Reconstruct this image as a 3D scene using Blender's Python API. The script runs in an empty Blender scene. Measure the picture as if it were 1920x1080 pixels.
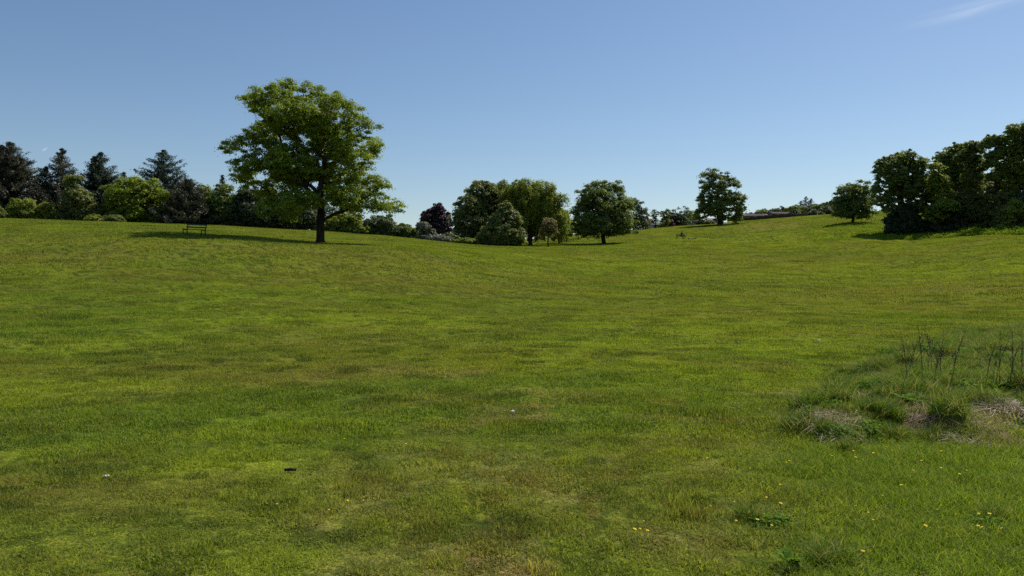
import bpy, math, random
import numpy as np
from mathutils import Vector, Matrix

R = math.radians
S = bpy.context.scene
COL = S.collection
F = 1450.0            # focal length in photo pixels (1920 wide)
PITCH = math.atan(25 / F)
CAMZ = 1.65
SUN_AZ, SUN_EL = R(44), R(52)     # azimuth to the right of the view direction (+Y)

# ---------------------------------------------------------------- camera
cam = bpy.data.cameras.new('camera')
cam.sensor_width = 36
cam.lens = F / 1920 * 36
cam.clip_start, cam.clip_end = 0.05, 8000
co = bpy.data.objects.new('camera', cam)
co.location = (0, 0, CAMZ)
co.rotation_euler = (R(90) - PITCH, 0, 0)
COL.objects.link(co)
S.camera = co

# ---------------------------------------------------------------- sky, sun, exposure
W = bpy.data.worlds.new('World')
S.world = W
W.use_nodes = True
nt = W.node_tree
nt.nodes.clear()
def nn(t, kind, **kw):
    n = t.nodes.new(kind)
    for k, v in kw.items():
        setattr(n, k, v)
    return n
sky = nn(nt, 'ShaderNodeTexSky', sky_type='NISHITA', sun_disc=False, sun_elevation=SUN_EL, sun_rotation=SUN_AZ,
         altitude=60, air_density=1.0, dust_density=0.45, ozone_density=2.6)
bg = nn(nt, 'ShaderNodeBackground')
bg.inputs[1].default_value = 0.10
wo = nn(nt, 'ShaderNodeOutputWorld')
# a faint streak of high cloud (world direction, upper right) and a scrap of vapour trail
tc = nn(nt, 'ShaderNodeTexCoord')
def wisp(px, py, sx, sy, ang, scale, amount, prev):
    u, v = (px - 960) / F, (540 - py) / F
    d = Vector((u, math.cos(PITCH) + v * math.sin(PITCH), -math.sin(PITCH) + v * math.cos(PITCH))).normalized()
    mp = nn(nt, 'ShaderNodeMapping', vector_type='TEXTURE')
    mp.inputs['Location'].default_value = d
    mp.inputs['Rotation'].default_value = (0, -ang, -math.atan2(d.x, d.y))
    mp.inputs['Scale'].default_value = (sx, 0.3, sy)
    nt.links.new(tc.outputs['Generated'], mp.inputs['Vector'])
    ln = nn(nt, 'ShaderNodeVectorMath', operation='LENGTH')
    nt.links.new(mp.outputs[0], ln.inputs[0])
    fall = nn(nt, 'ShaderNodeMapRange', interpolation_type='SMOOTHSTEP')
    fall.inputs[1].default_value = 1; fall.inputs[2].default_value = 0
    nt.links.new(ln.outputs['Value'], fall.inputs[0])
    no = nn(nt, 'ShaderNodeTexNoise')
    no.inputs['Scale'].default_value = scale; no.inputs['Detail'].default_value = 6
    nt.links.new(mp.outputs[0], no.inputs['Vector'])
    mr = nn(nt, 'ShaderNodeMapRange')
    mr.inputs[1].default_value = .35; mr.inputs[2].default_value = .75; mr.inputs[3].default_value = .15
    nt.links.new(no.outputs[0], mr.inputs[0])
    m = nn(nt, 'ShaderNodeMath', operation='MULTIPLY'); nt.links.new(fall.outputs[0], m.inputs[0]); nt.links.new(mr.outputs[0], m.inputs[1])
    m2 = nn(nt, 'ShaderNodeMath', operation='MULTIPLY'); nt.links.new(m.outputs[0], m2.inputs[0]); m2.inputs[1].default_value = amount
    mx = nn(nt, 'ShaderNodeMix', data_type='RGBA')
    nt.links.new(m2.outputs[0], mx.inputs[0]); nt.links.new(prev, mx.inputs[6]); mx.inputs[7].default_value = (8, 8.4, 8.8, 1)
    return mx.outputs[2]
sat = nn(nt, 'ShaderNodeHueSaturation')
sat.inputs['Saturation'].default_value = 1.07
sat.inputs['Hue'].default_value = 0.500
sat.inputs['Value'].default_value = 0.76
nt.links.new(sky.outputs[0], sat.inputs['Color'])
c_ = wisp(1850, 8, .11, .012, R(8), 2.0, .22, sat.outputs[0])
c_ = wisp(84, 280, .005, .0012, R(40), 1.0, .6, c_)
nt.links.new(c_, bg.inputs[0])
nt.links.new(bg.outputs[0], wo.inputs[0])

sl = bpy.data.lights.new('sun', 'SUN')
sl.energy = 4.2
sl.angle = R(0.5)
sl.color = (1.0, 0.955, 0.88)
so = bpy.data.objects.new('sun', sl)
sd = Vector((math.sin(SUN_AZ) * math.cos(SUN_EL), math.cos(SUN_AZ) * math.cos(SUN_EL), math.sin(SUN_EL)))
so.rotation_euler = (-sd).to_track_quat('-Z', 'Y').to_euler()
so.location = (30, 40, 80)
COL.objects.link(so)

S.view_settings.view_transform = 'Standard'
S.view_settings.look = 'None'
S.view_settings.exposure = 0.36
S.view_settings.gamma = 1
S.render.engine = 'CYCLES'
S.cycles.max_bounces = 7
S.cycles.use_denoising = False
S.cycles.diffuse_bounces = 6
S.cycles.transmission_bounces = 4
S.cycles.transparent_max_bounces = 4
S.cycles.sample_clamp_indirect = 3

# ---------------------------------------------------------------- helpers
def at(px, py, Y):
    """world point seen at photo pixel (px, py) at forward distance Y"""
    u, v = (px - 960) / F, (540 - py) / F
    dy = math.cos(PITCH) + v * math.sin(PITCH)
    dz = -math.sin(PITCH) + v * math.cos(PITCH)
    t = Y / dy
    return np.array([u * t, Y, CAMZ + dz * t])

def mesh_from(name, V, faces=None, quads=None, tris=None, mat=None, attrs=None, smooth=False, uv=None):
    me = bpy.data.meshes.new(name)
    V = np.asarray(V, dtype=np.float32)
    if faces is not None:
        me.from_pydata([tuple(v) for v in V.tolist()], [], faces)
    else:
        loops, starts, tot = [], [], 0
        if quads is not None and len(quads):
            q = np.asarray(quads, dtype=np.int32)
            loops.append(q.ravel()); starts.append(np.arange(len(q), dtype=np.int32) * 4); tot = len(q) * 4
        if tris is not None and len(tris):
            t = np.asarray(tris, dtype=np.int32)
            loops.append(t.ravel()); starts.append(np.arange(len(t), dtype=np.int32) * 3 + tot)
        loops = np.concatenate(loops); starts = np.concatenate(starts)
        me.vertices.add(len(V)); me.vertices.foreach_set('co', V.ravel())
        me.loops.add(len(loops)); me.loops.foreach_set('vertex_index', loops)
        me.polygons.add(len(starts)); me.polygons.foreach_set('loop_start', starts)
        me.update(calc_edges=True)
    if attrs:
        for k, (dom, arr) in attrs.items():
            a = me.attributes.new(k, 'FLOAT', dom)
            a.data.foreach_set('value', np.asarray(arr, dtype=np.float32))
    if smooth:
        me.polygons.foreach_set('use_smooth', np.ones(len(me.polygons), dtype=bool))
    if mat:
        me.materials.append(mat)
    return me

def link(name, me, parent=None, loc=None, rz=0, **props):
    o = bpy.data.objects.new(name, me)
    COL.objects.link(o)
    if parent:
        o.parent = parent
    if loc is not None:
        o.location = [float(c) for c in loc]
    if rz:
        o.rotation_euler = (0, 0, rz)
    for k, v in props.items():
        if v is not None:
            o[k] = v
    return o

def empty(name, loc, label, cat, group=None, rz=0):
    o = link(name, None, None, loc, rz, label=label, category=cat, group=group)
    o.empty_display_size = 0.3
    return o

# value noise in numpy
def _hash(ix, iy, seed):
    h = (ix.astype(np.int64) * 374761393 + iy.astype(np.int64) * 668265263 + seed * 1442695041) & 0xffffffff
    h = ((h ^ (h >> 13)) * 1274126177) & 0xffffffff
    return ((h ^ (h >> 16)) & 0xffff) / 65535.0
def vnoise(x, y, seed=0):
    ix, iy = np.floor(x), np.floor(y)
    fx, fy = x - ix, y - iy
    fx = fx * fx * (3 - 2 * fx); fy = fy * fy * (3 - 2 * fy)
    a, b = _hash(ix, iy, seed), _hash(ix + 1, iy, seed)
    c, d = _hash(ix, iy + 1, seed), _hash(ix + 1, iy + 1, seed)
    return (a + (b - a) * fx) * (1 - fy) + (c + (d - c) * fx) * fy
def fbm(x, y, seed=0, octv=4):
    s, a, t = 0, .5, 0
    for k in range(octv):
        s = s + a * vnoise(x * 2 ** k + 17.3 * k, y * 2 ** k - 9.1 * k, seed + k); t += a; a *= .5
    return s / t

# ---------------------------------------------------------------- terrain heights
COLS = {
    -500: [(20, 618), (30, 550), (40, 505), (50, 465), (60, 440), (72, 424), (86, 415), (100, 416), (140, 430)],
    0: [(12, 710), (20, 622), (30, 557), (40, 503), (50, 463), (60, 436), (72, 419), (86, 410), (100, 412), (140, 430)],
    200: [(20, 626), (30, 563), (40, 508), (48, 468), (56, 441), (63, 431), (76, 422.5), (91, 417), (105, 419), (145, 436)],
    350: [(20, 630), (30, 568), (40, 513), (48, 470), (53, 451), (57, 441.5), (64, 436.5), (77, 429), (96, 421.5), (110, 423), (145, 438)],
    500: [(20, 632), (30, 573), (45, 498), (52, 464), (57, 453), (64, 447.5), (76, 441), (100, 428.5), (115, 430), (150, 444)],
    600: [(20, 633), (30, 578), (45, 508), (52, 474), (57, 460.5), (64, 454.8), (74, 449.5), (88, 440.5), (104, 433.5), (118, 435), (150, 448)],
    760: [(20, 634), (30, 583), (45, 522), (54, 487), (60, 470), (68, 462), (80, 456), (102, 446.5), (118, 448), (160, 458)],
    900: [(20, 635), (30, 588), (45, 536), (65, 489), (90, 464), (108, 460), (125, 461), (170, 464)],
    1000: [(20, 635), (30, 590), (45, 543), (65, 503), (95, 471), (120, 461), (140, 458), (170, 451), (200, 448), (260, 452)],
    1132: [(20, 635), (30, 592), (45, 550), (65, 515), (90, 485), (120, 464), (135, 457.5), (160, 447), (195, 437), (240, 439), (320, 446)],
    1280: [(20, 635), (30, 593), (45, 553), (65, 519), (90, 486), (120, 457), (140, 447), (170, 434), (200, 424.5), (220, 423.5), (260, 429)],
    1400: [(20, 635), (30, 593), (45, 555), (65, 520), (90, 485), (120, 459), (150, 440), (180, 424), (212, 414.5), (240, 415), (300, 422)],
    1500: [(20, 635), (30, 593), (45, 556), (65, 520), (90, 485), (120, 456), (150, 431), (180, 413), (208, 406), (240, 407), (300, 412)],
    1600: [(20, 635), (30, 594), (45, 557), (65, 521), (90, 483), (110, 455), (130, 433), (150, 417.5), (180, 404), (210, 400), (260, 403)],
    1690: [(20, 634), (30, 594), (45, 556), (65, 518), (90, 478), (110, 456), (125, 441), (150, 420), (190, 398), (220, 393)],
    1800: [(20, 633), (30, 592), (45, 552), (65, 513), (85, 477), (105, 447), (125, 433), (160, 412)],
    1910: [(12, 715), (20, 631), (30, 588), (45, 545), (65, 500), (85, 463), (100, 442), (120, 430), (160, 410)],
    2400: [(20, 630), (30, 585), (45, 540), (65, 495), (85, 460), (100, 442), (130, 430)],
}
PV = 15.0
def uv_of(x, y):
    th = np.arctan2(x, y + PV)
    lr = np.log(np.hypot(x, y + PV))
    return np.clip(th, -.8, .8) * 2.2, np.clip(lr, 2.9, 6.0)
_P, _Q = [], []
for px, prof in COLS.items():
    pts = [at(px, py, D) for D, py in prof]
    for D in (5, 8, 13):
        if D < prof[0][0] - 2:
            pts.append(np.array([(px - 960) / F * D, D, 0.0]))
    pts.append(at(px, min(q[1] for q in prof) + 5, 400))
    for p in pts:
        _P.append(uv_of(p[0], p[1])); _Q.append(p[2] / math.hypot(p[0], p[1] + PV))
_P = np.array(_P, dtype=float); _Q = np.array(_Q)
def _tps(d2):
    return 0.5 * d2 * np.log(d2 + 1e-12)
_n = len(_P)
_K = _tps(((_P[:, None] - _P[None]) ** 2).sum(-1)) + np.eye(_n) * 2e-5
_A = np.zeros((_n + 3, _n + 3)); _A[:_n, :_n] = _K
_B = np.hstack([np.ones((_n, 1)), _P]); _A[:_n, _n:] = _B; _A[_n:, :_n] = _B.T
_w = np.linalg.solve(_A, np.concatenate([_Q, np.zeros(3)]))
def base_h(x, y):
    x = np.atleast_1d(np.asarray(x, dtype=float)); y = np.atleast_1d(np.asarray(y, dtype=float))
    out = np.empty(len(x))
    for i in range(0, len(x), 20000):
        u, v = uv_of(x[i:i + 20000], y[i:i + 20000])
        d2 = (u[:, None] - _P[None, :, 0]) ** 2 + (v[:, None] - _P[None, :, 1]) ** 2
        out[i:i + 20000] = _tps(d2) @ _w[:_n] + _w[_n] + _w[_n + 1] * u + _w[_n + 2] * v
    r = np.hypot(x, y + PV)
    out *= np.minimum(r, 420)
    near = np.clip((r - 17) / 8, 0, 1)
    out *= near
    back = np.clip((y + 12) / 14, 0, 1)
    return out * back
# edge of the unmown ground in the right foreground (x of the edge for each distance)
_BD = [0, 3, 4.2, 6.5, 8.7, 9.8, 14.5, 19, 25, 34]
_BX = [1.3, 1.1, 1.15, 1.9, 3.0, 3.7, 6.6, 10.2, 16.0, 30]
def rough(x, y):
    """0 on the mown grass, 1 well inside the unmown grass"""
    xb = np.interp(y, _BD, _BX) + (fbm(x * .9, y * .9, 5) - .5) * 1.1
    r = np.clip((x - xb) / 0.9, 0, 1)
    return r * np.clip((29 - y) / 3, 0, 1) * np.clip((y - .5), 0, 1)
def tuss(x, y):
    """the tussocky patch inside it"""
    lo = 7.6 + (fbm(x * .7, y * .7, 9) - .5) * 1.6
    hi = np.interp(x, [3, 6, 9, 14], [10.5, 15, 18.5, 22]) 
    return rough(x, y) * np.clip((y - lo) / .5, 0, 1) * np.clip((hi - y) / 1.2, 0, 1)
def height(x, y):
    z = base_h(x, y)
    x = np.atleast_1d(np.asarray(x, dtype=float)); y = np.atleast_1d(np.asarray(y, dtype=float))
    r = np.hypot(x, y)
    fade = np.clip((260 - r) / 120, 0, 1)
    z = z + (fbm(x * .13, y * .13, 21, 3) - .5) * .17 * fade * np.clip(r / 60, .25, 1)
    z = z + (fbm(x * .9, y * .9, 22, 3) - .5) * .05 * np.clip((90 - r) / 50, .15, 1)
    z = z + (fbm(x * 3.2, y * 3.2, 23, 3) - .5) * .034 * np.clip((70 - r) / 40, 0, 1)
    z = z + tuss(x, y) * (.14 + .34 * (fbm(x * 1.3, y * 1.3, 31, 3) - .4))
    return z
def H(x, y):
    return float(height([x], [y])[0])
def ground_at(px, py, lo=3, hi=220):
    """march the sight line of a photo pixel down to the ground"""
    Ys = np.exp(np.linspace(math.log(lo), math.log(hi), 900))
    pts = np.array([at(px, py, Y) for Y in Ys])
    d = pts[:, 2] - height(pts[:, 0], pts[:, 1])
    k = np.argmax(d < 0)
    return pts[k] if d[k] < 0 else pts[-1]

# ---------------------------------------------------------------- materials
MATS = {}
def new_mat(name):
    m = bpy.data.materials.new(name); m.use_nodes = True
    t = m.node_tree; t.nodes.clear()
    return m, t
def rgb(c):
    return (c[0], c[1], c[2], 1)
def mixc(t, fac, a, b, mode='MIX'):
    n = nn(t, 'ShaderNodeMix', data_type='RGBA', blend_type=mode)
    for s, v in ((0, fac), (6, a), (7, b)):
        if isinstance(v, (int, float)):
            n.inputs[s].default_value = v
        elif isinstance(v, tuple):
            n.inputs[s].default_value = rgb(v)
        else:
            t.links.new(v, n.inputs[s])
    return n.outputs[2]
def mrange(t, src, a, b, c=0., d=1., smooth=True):
    n = nn(t, 'ShaderNodeMapRange')
    if smooth:
        n.interpolation_type = 'SMOOTHSTEP'
    for k, v in zip((1, 2, 3, 4), (a, b, c, d)):
        n.inputs[k].default_value = v
    t.links.new(src, n.inputs[0])
    return n.outputs[0]
def noise(t, vec, scale, detail=3, rough_=.5, w=None):
    n = nn(t, 'ShaderNodeTexNoise')
    n.inputs['Scale'].default_value = scale; n.inputs['Detail'].default_value = detail; n.inputs['Roughness'].default_value = rough_
    t.links.new(vec, n.inputs['Vector'])
    return n.outputs[0]
def mul(t, a, b):
    n = nn(t, 'ShaderNodeMath', operation='MULTIPLY')
    for k, v in ((0, a), (1, b)):
        if isinstance(v, (int, float)): n.inputs[k].default_value = v
        else: t.links.new(v, n.inputs[k])
    return n.outputs[0]

# recoloured patches of the turf, the yellow-green ones also painting in sunlit bands: (photo x, y, half width px, half height px, strength, kind)
SPOTS = [(962, 776, 62, 16, .95, 't'), (1435, 424, 55, 8, .85, 't'), (928, 1032, 44, 22, .9, 'b'), (780, 1052, 120, 24, .55, 't'),
         (1500, 745, 70, 14, .5, 't'), (1040, 738, 60, 10, .5, 't'), (150, 742, 110, 12, .35, 't'), (1340, 790, 120, 9, .6, 't'),
         (1350, 1068, 50, 20, .5, 't'), (100, 460, 120, 6, .4, 't'), (1530, 440, 30, 12, .45, 't'), (520, 712, 70, 9, .5, 'b'),
         (830, 700, 60, 7, .5, 't'), (1240, 1005, 70, 30, .5, 't'), (1700, 545, 220, 7, .45, 'b'), (640, 965, 110, 18, .4, 't'),
         (1900, 428, 60, 5, .5, 't'), (600, 1000, 60, 16, .3, 't'), (1010, 900, 110, 24, .4, 't'), (700, 690, 60, 6, .4, 't'),
         (1500, 450, 200, 20, .6, 'y'), (1150, 497, 260, 14, .5, 'y'), (1330, 620, 260, 42, .6, 'y'), (1750, 505, 220, 18, .6, 'y'), (720, 605, 280, 18, .5, 'y'),
         (110, 738, 190, 34, .7, 'y'), (440, 875, 140, 34, .85, 'y'), (1010, 670, 190, 26, .5, 'y'), (560, 800, 170, 20, .5, 'y'), (1330, 870, 150, 40, .45, 'y'),
         (1350, 700, 150, 26, .4, 'y'), (500, 1050, 130, 24, .4, 'y'), (180, 640, 200, 14, .4, 'y'),
         (150, 475, 260, 22, .6, 'o'), (900, 545, 320, 16, .6, 'o'), (420, 520, 260, 16, .45, 'o'), (1560, 556, 320, 9, .5, 'o'), (560, 702, 150, 18, .6, 'o'), (800, 752, 170, 18, .7, 'o'),
         (900, 800, 150, 18, .5, 'o'), (900, 890, 330, 60, .6, 's'), (1250, 1010, 160, 60, .5, 's'), (640, 930, 160, 30, .3, 's'), (200, 930, 220, 34, .5, 'o'), (1250, 830, 170, 20, .5, 'o'), (1420, 680, 130, 14, .5, 'o'), (330, 690, 170, 12, .4, 'o'),
         (60, 815, 90, 40, .6, 'd'), (400, 665, 220, 16, .5, 'd'), (640, 1010, 200, 30, .5, 'd'), (880, 770, 110, 16, .5, 'd'), (1150, 562, 190, 9, .5, 'd'), (1200, 760, 90, 14, .45, 'd'),
         (250, 860, 120, 20, .45, 'd'), (1010, 1000, 110, 30, .5, 'd'), (760, 860, 130, 20, .4, 'd'), (60, 590, 150, 16, .4, 'd'), (1440, 535, 130, 10, .4, 'd'), (1280, 950, 70, 40, .3, 'd'),
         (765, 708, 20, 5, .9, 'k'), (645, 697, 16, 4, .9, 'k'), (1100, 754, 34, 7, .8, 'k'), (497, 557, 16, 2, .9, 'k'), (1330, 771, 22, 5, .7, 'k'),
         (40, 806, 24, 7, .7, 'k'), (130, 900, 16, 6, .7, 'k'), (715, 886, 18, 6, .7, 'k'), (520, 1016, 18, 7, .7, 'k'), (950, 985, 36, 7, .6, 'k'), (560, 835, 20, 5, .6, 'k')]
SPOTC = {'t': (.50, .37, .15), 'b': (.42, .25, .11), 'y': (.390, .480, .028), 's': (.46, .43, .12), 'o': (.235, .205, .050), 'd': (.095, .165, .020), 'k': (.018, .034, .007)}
_spots = []
def ss(x, a, b):
    t = np.clip((x - a) / (b - a), 0, 1)
    return t * t * (3 - 2 * t)
STRAW = []
def lawn(x, y):
    """base colour of the turf, with painted sun and hollow shade, at ground points (n x 3)"""
    if not _spots:
        for (px, py, hw, hh, k, key) in SPOTS:
            p = ground_at(px, py); a = ground_at(px, py - hh * .8); b = ground_at(px, py + hh * .8)
            big = 1.45 if key in 'tb' and py > 650 else 1
            _spots.append((p[0], p[1], hw / F * p[1] * big, max(.25, abs(a[1] - b[1]) / 2) * big, math.atan2(p[0], p[1]), k, SPOTC[key], key))
    def mixn(c, f, col):
        f = np.asarray(f)[:, None]
        return c * (1 - f) + np.array(col)[None] * f
    bright, green, olive, brown = (.278, .370, .026), (.148, .250, .022), (.265, .255, .045), (.26, .19, .055)
    n1, n2, n5 = fbm(x * .09, y * .09, 201, 4), fbm(x * .5, y * .5, 202, 4), fbm(x * .12 + y * .03, y * .35, 203, 4)
    n3, n6, n7, n4 = fbm(x * 2.2, y * 2.2, 204, 3), np.where(y < 13, fbm(x * 10, y * 10, 209, 3), fbm(x * 5.2, y * 5.2, 205, 3)), fbm(x * 1.1, y * 1.1, 206, 4), fbm(x * 9, y * 9, 207, 2)
    c = np.repeat(np.array([green]), len(x), 0)
    c = mixn(c, ss(n3, .36, .62), bright)
    c = mixn(c, ss(n2, .42, .64) * .8, bright)
    c = mixn(c, ss(n1, .42, .62) * .7, olive)
    c = mixn(c, ss(n5, .48, .66) * .75, green)
    c = mixn(c, ss(1 - n5, .52, .68) * .5, olive)
    for (sx, sy, rx, ry, an, k, col, key) in _spots:
        near = (np.abs(x - sx) < rx * 2.2 + ry) & (np.abs(y - sy) < ry * 2.2 + rx)
        if not near.any(): continue
        dx, dy = x[near] - sx, y[near] - sy
        u = (dx * math.cos(an) - dy * math.sin(an)) / rx; v = (dx * math.sin(an) + dy * math.cos(an)) / ry
        d = np.sqrt(u * u + v * v) + (n7[near] - .5) * 2.4 + (n3[near] - .5) * 1.6
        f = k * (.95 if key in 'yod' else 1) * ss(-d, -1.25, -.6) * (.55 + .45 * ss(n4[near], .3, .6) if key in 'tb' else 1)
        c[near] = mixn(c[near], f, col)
    n8 = fbm(x * .07 + y * .05, y * .9 - x * .25, 211, 3); fr = np.clip((y - 18) / 25, 0, 1)
    c = mixn(c, ss(n8, .50, .68) * .55 * fr, olive)
    c = mixn(c, ss(1 - n8, .52, .68) * .5 * fr, (.34, .40, .030))
    c = mixn(c, ss(n6, .545, .63) * np.where(y < 13, .7, .85), (.036, .066, .009))  # dark specks paint the shade of small hollows into the colour
    c = mixn(c, ss(-n6, -.42, -.32) * .45, (.36, .40, .035))
    c = mixn(c, ss(n4, .58, .74) * ss(-n2, -.55, -.4) * .7, brown)
    r_ = rough(x, y)
    c = mixn(c, r_ * .7, (.200, .320, .022))
    tz = tuss(x, y)
    c = mixn(c, tz * .6, (.10, .095, .035))
    for q in STRAW:
        d = np.hypot(x - q[0], (y - q[1])) + (n7 - .5) * .3
        c = mixn(c, ss(-d, -.35, -.1) * .6, (.34, .25, .15))
    return c

def leafy_out(t, col, trans=.35, rough_=.55, spec=.25, tcol=None, normal=None):
    pr = nn(t, 'ShaderNodeBsdfPrincipled')
    pr.inputs['Roughness'].default_value = rough_
    pr.inputs['Specular IOR Level'].default_value = spec
    t.links.new(col, pr.inputs['Base Color'])
    tr = nn(t, 'ShaderNodeBsdfTranslucent')
    tc_ = mixc(t, 1.0, col, tcol or (1.2, 1.15, .6), 'MULTIPLY')
    t.links.new(tc_, tr.inputs[0])
    mx = nn(t, 'ShaderNodeMixShader'); mx.inputs[0].default_value = trans
    t.links.new(pr.outputs[0], mx.inputs[1]); t.links.new(tr.outputs[0], mx.inputs[2])
    if normal:
        t.links.new(normal, pr.inputs['Normal'])
    o = nn(t, 'ShaderNodeOutputMaterial'); t.links.new(mx.outputs[0], o.inputs[0])

def ground_mat():
    m, t = new_mat('turf')
    g = nn(t, 'ShaderNodeAttribute', attribute_name='lawn')
    geo = nn(t, 'ShaderNodeNewGeometry')
    n = noise(t, geo.outputs['Position'], 9, 5, .7)
    c = mixc(t, 1.0, g.outputs[0], (.72, .70, .72), 'MULTIPLY')  # darkened so the gaps between blades look deep and shaded
    c = mixc(t, mrange(t, n, .35, .6, .5, 0), c, (.045, .050, .012))
    n9 = noise(t, geo.outputs['Position'], 55, 4, .7)
    c = mixc(t, mrange(t, n9, .42, .58, .7, 0), c, (.030, .045, .008))
    bp = nn(t, 'ShaderNodeBump'); bp.inputs['Strength'].default_value = .9; bp.inputs['Distance'].default_value = .06
    t.links.new(n, bp.inputs['Height'])
    pr = nn(t, 'ShaderNodeBsdfPrincipled'); pr.inputs['Roughness'].default_value = 1; pr.inputs['Specular IOR Level'].default_value = 0
    t.links.new(c, pr.inputs['Base Color']); t.links.new(bp.outputs[0], pr.inputs['Normal'])
    o = nn(t, 'ShaderNodeOutputMaterial'); t.links.new(pr.outputs[0], o.inputs[0])
    return m
def blade_mat(name, long=False):
    m, t = new_mat(name)
    g = nn(t, 'ShaderNodeAttribute', attribute_name='lawn', attribute_type='INSTANCER')
    at_ = nn(t, 'ShaderNodeAttribute', attribute_name='tint')
    oi = nn(t, 'ShaderNodeObjectInfo')
    c = g.outputs[0]
    c = mixc(t, mrange(t, at_.outputs['Fac'], .0, .35, .65, 0), c, (.045, .085, .010))
    c = mixc(t, mrange(t, at_.outputs['Fac'], .6, 1, 0, .6), c, (.46, .50, .09))
    c = mixc(t, mrange(t, at_.outputs['Fac'], .93, .96, 0, .8), c, (.36, .30, .15))
    c = mixc(t, mrange(t, oi.outputs['Random'], 0, 1, 0, .30, False), c, (.11, .17, .015))
    leafy_out(t, c, .45, .6, .08)
    return m
def tint_mat(name, dark, light, trans=.35, straw=None, tcol=None, spec=.22, rough_=.5):
    m, t = new_mat(name)
    at_ = nn(t, 'ShaderNodeAttribute', attribute_name='tint')
    c = mixc(t, at_.outputs['Fac'], dark, light)
    if straw:
        c = mixc(t, mrange(t, at_.outputs['Fac'], .78, .84), c, straw)
    leafy_out(t, c, trans, rough_, spec, tcol)
    return m
def plain_mat(name, c1, c2, scale=8, rough_=.8, bump=.3, stretch=(1, 1, 1), spec=.3, metallic=0):
    m, t = new_mat(name)
    tcn = nn(t, 'ShaderNodeTexCoord')
    mp = nn(t, 'ShaderNodeMapping'); mp.inputs['Scale'].default_value = stretch
    t.links.new(tcn.outputs['Object'], mp.inputs[0])
    n = noise(t, mp.outputs[0], scale, 5, .65)
    c = mixc(t, mrange(t, n, .35, .65), c1, c2)
    bp = nn(t, 'ShaderNodeBump'); bp.inputs['Strength'].default_value = bump; bp.inputs['Distance'].default_value = .02
    t.links.new(n, bp.inputs['Height'])
    pr = nn(t, 'ShaderNodeBsdfPrincipled'); pr.inputs['Roughness'].default_value = rough_; pr.inputs['Specular IOR Level'].default_value = spec
    pr.inputs['Metallic'].default_value = metallic
    t.links.new(c, pr.inputs['Base Color']); t.links.new(bp.outputs[0], pr.inputs['Normal'])
    o = nn(t, 'ShaderNodeOutputMaterial'); t.links.new(pr.outputs[0], o.inputs[0])
    return m

M = dict(
    turf=ground_mat(), blade=blade_mat('mown_grass'), longblade=blade_mat('long_grass', True),
    sycamore=tint_mat('sycamore_leaf', (.095, .150, .026), (.35, .43, .040), .52),
    fresh=tint_mat('fresh_leaf', (0.115, 0.168, 0.035), (0.330, 0.374, 0.051), .5),
    mid=tint_mat('mid_green_leaf', (0.090, 0.139, 0.046), (0.250, 0.307, 0.067), .48),
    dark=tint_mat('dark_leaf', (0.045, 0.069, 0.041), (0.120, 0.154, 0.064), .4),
    olive=tint_mat('olive_leaf', (0.095, 0.130, 0.048), (0.270, 0.298, 0.077), .48),
    grey=tint_mat('grey_green_leaf', (.085, .115, .05), (.19, .23, .095), .35, tcol=(1.1, 1.1, .8)),
    white=tint_mat('blossom_leaf', (.09, .12, .05), (.30, .29, .22), .3, tcol=(1.1, 1.1, .9)),
    pale=tint_mat('pale_leaf', (.07, .10, .05), (.19, .22, .10), .45, tcol=(1.1, 1.1, .7)),
    copper=tint_mat('copper_leaf', (.035, .022, .028), (.095, .054, .062), .3, tcol=(1.2, .8, .8)),
    rust=tint_mat('rust_leaf', (.13, .14, .05), (.27, .25, .10), .45, tcol=(1.2, .9, .6)),
    red=tint_mat('red_leaf', (.07, .015, .02), (.16, .035, .04), .25, tcol=(1.2, .7, .7)),
    spruce=tint_mat('spruce_needle', (.032, .050, .034), (.085, .118, .070), .2, tcol=(1, 1, .8)),
    brownspruce=tint_mat('brown_needle', (.044, .048, .030), (.115, .115, .070), .2, tcol=(1, .9, .7)),
    twig=tint_mat('twiggy_leaf', (.06, .05, .032), (.13, .115, .06), .25, tcol=(1, .9, .7)),
    bark=plain_mat('bark', (.018, .015, .011), (.050, .042, .032), 6, .95, .6, (1, 1, .25), spec=.05),
    rank=tint_mat('rank_leaf', (.13, .22, .014), (.26, .34, .022), .4, spec=.02, rough_=.8),
    ivy=tint_mat('ivy_leaf', (.022, .036, .016), (.060, .085, .030), .2),
    tussock=tint_mat('tussock_blade', (.055, .115, .014), (.17, .27, .03), .45, (.42, .35, .17), spec=.05, rough_=.7),
    straw=tint_mat('dead_grass', (.26, .19, .11), (.58, .46, .30), .3, tcol=(1, 1, .9)),
    dockleaf=tint_mat('dock_leaf', (.07, .15, .016), (.16, .28, .03), .45, spec=.04, rough_=.7),
    deadstem=plain_mat('dead_stem', (.06, .045, .028), (.13, .095, .06), 30, .9),
    bench=plain_mat('weathered_bench_wood', (.020, .022, .016), (.050, .052, .040), 14, .7, .3, (.3, 3, 3)),
    benchmetal=plain_mat('bench_iron', (.012, .014, .012), (.03, .034, .03), 20, .6),
)

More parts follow.
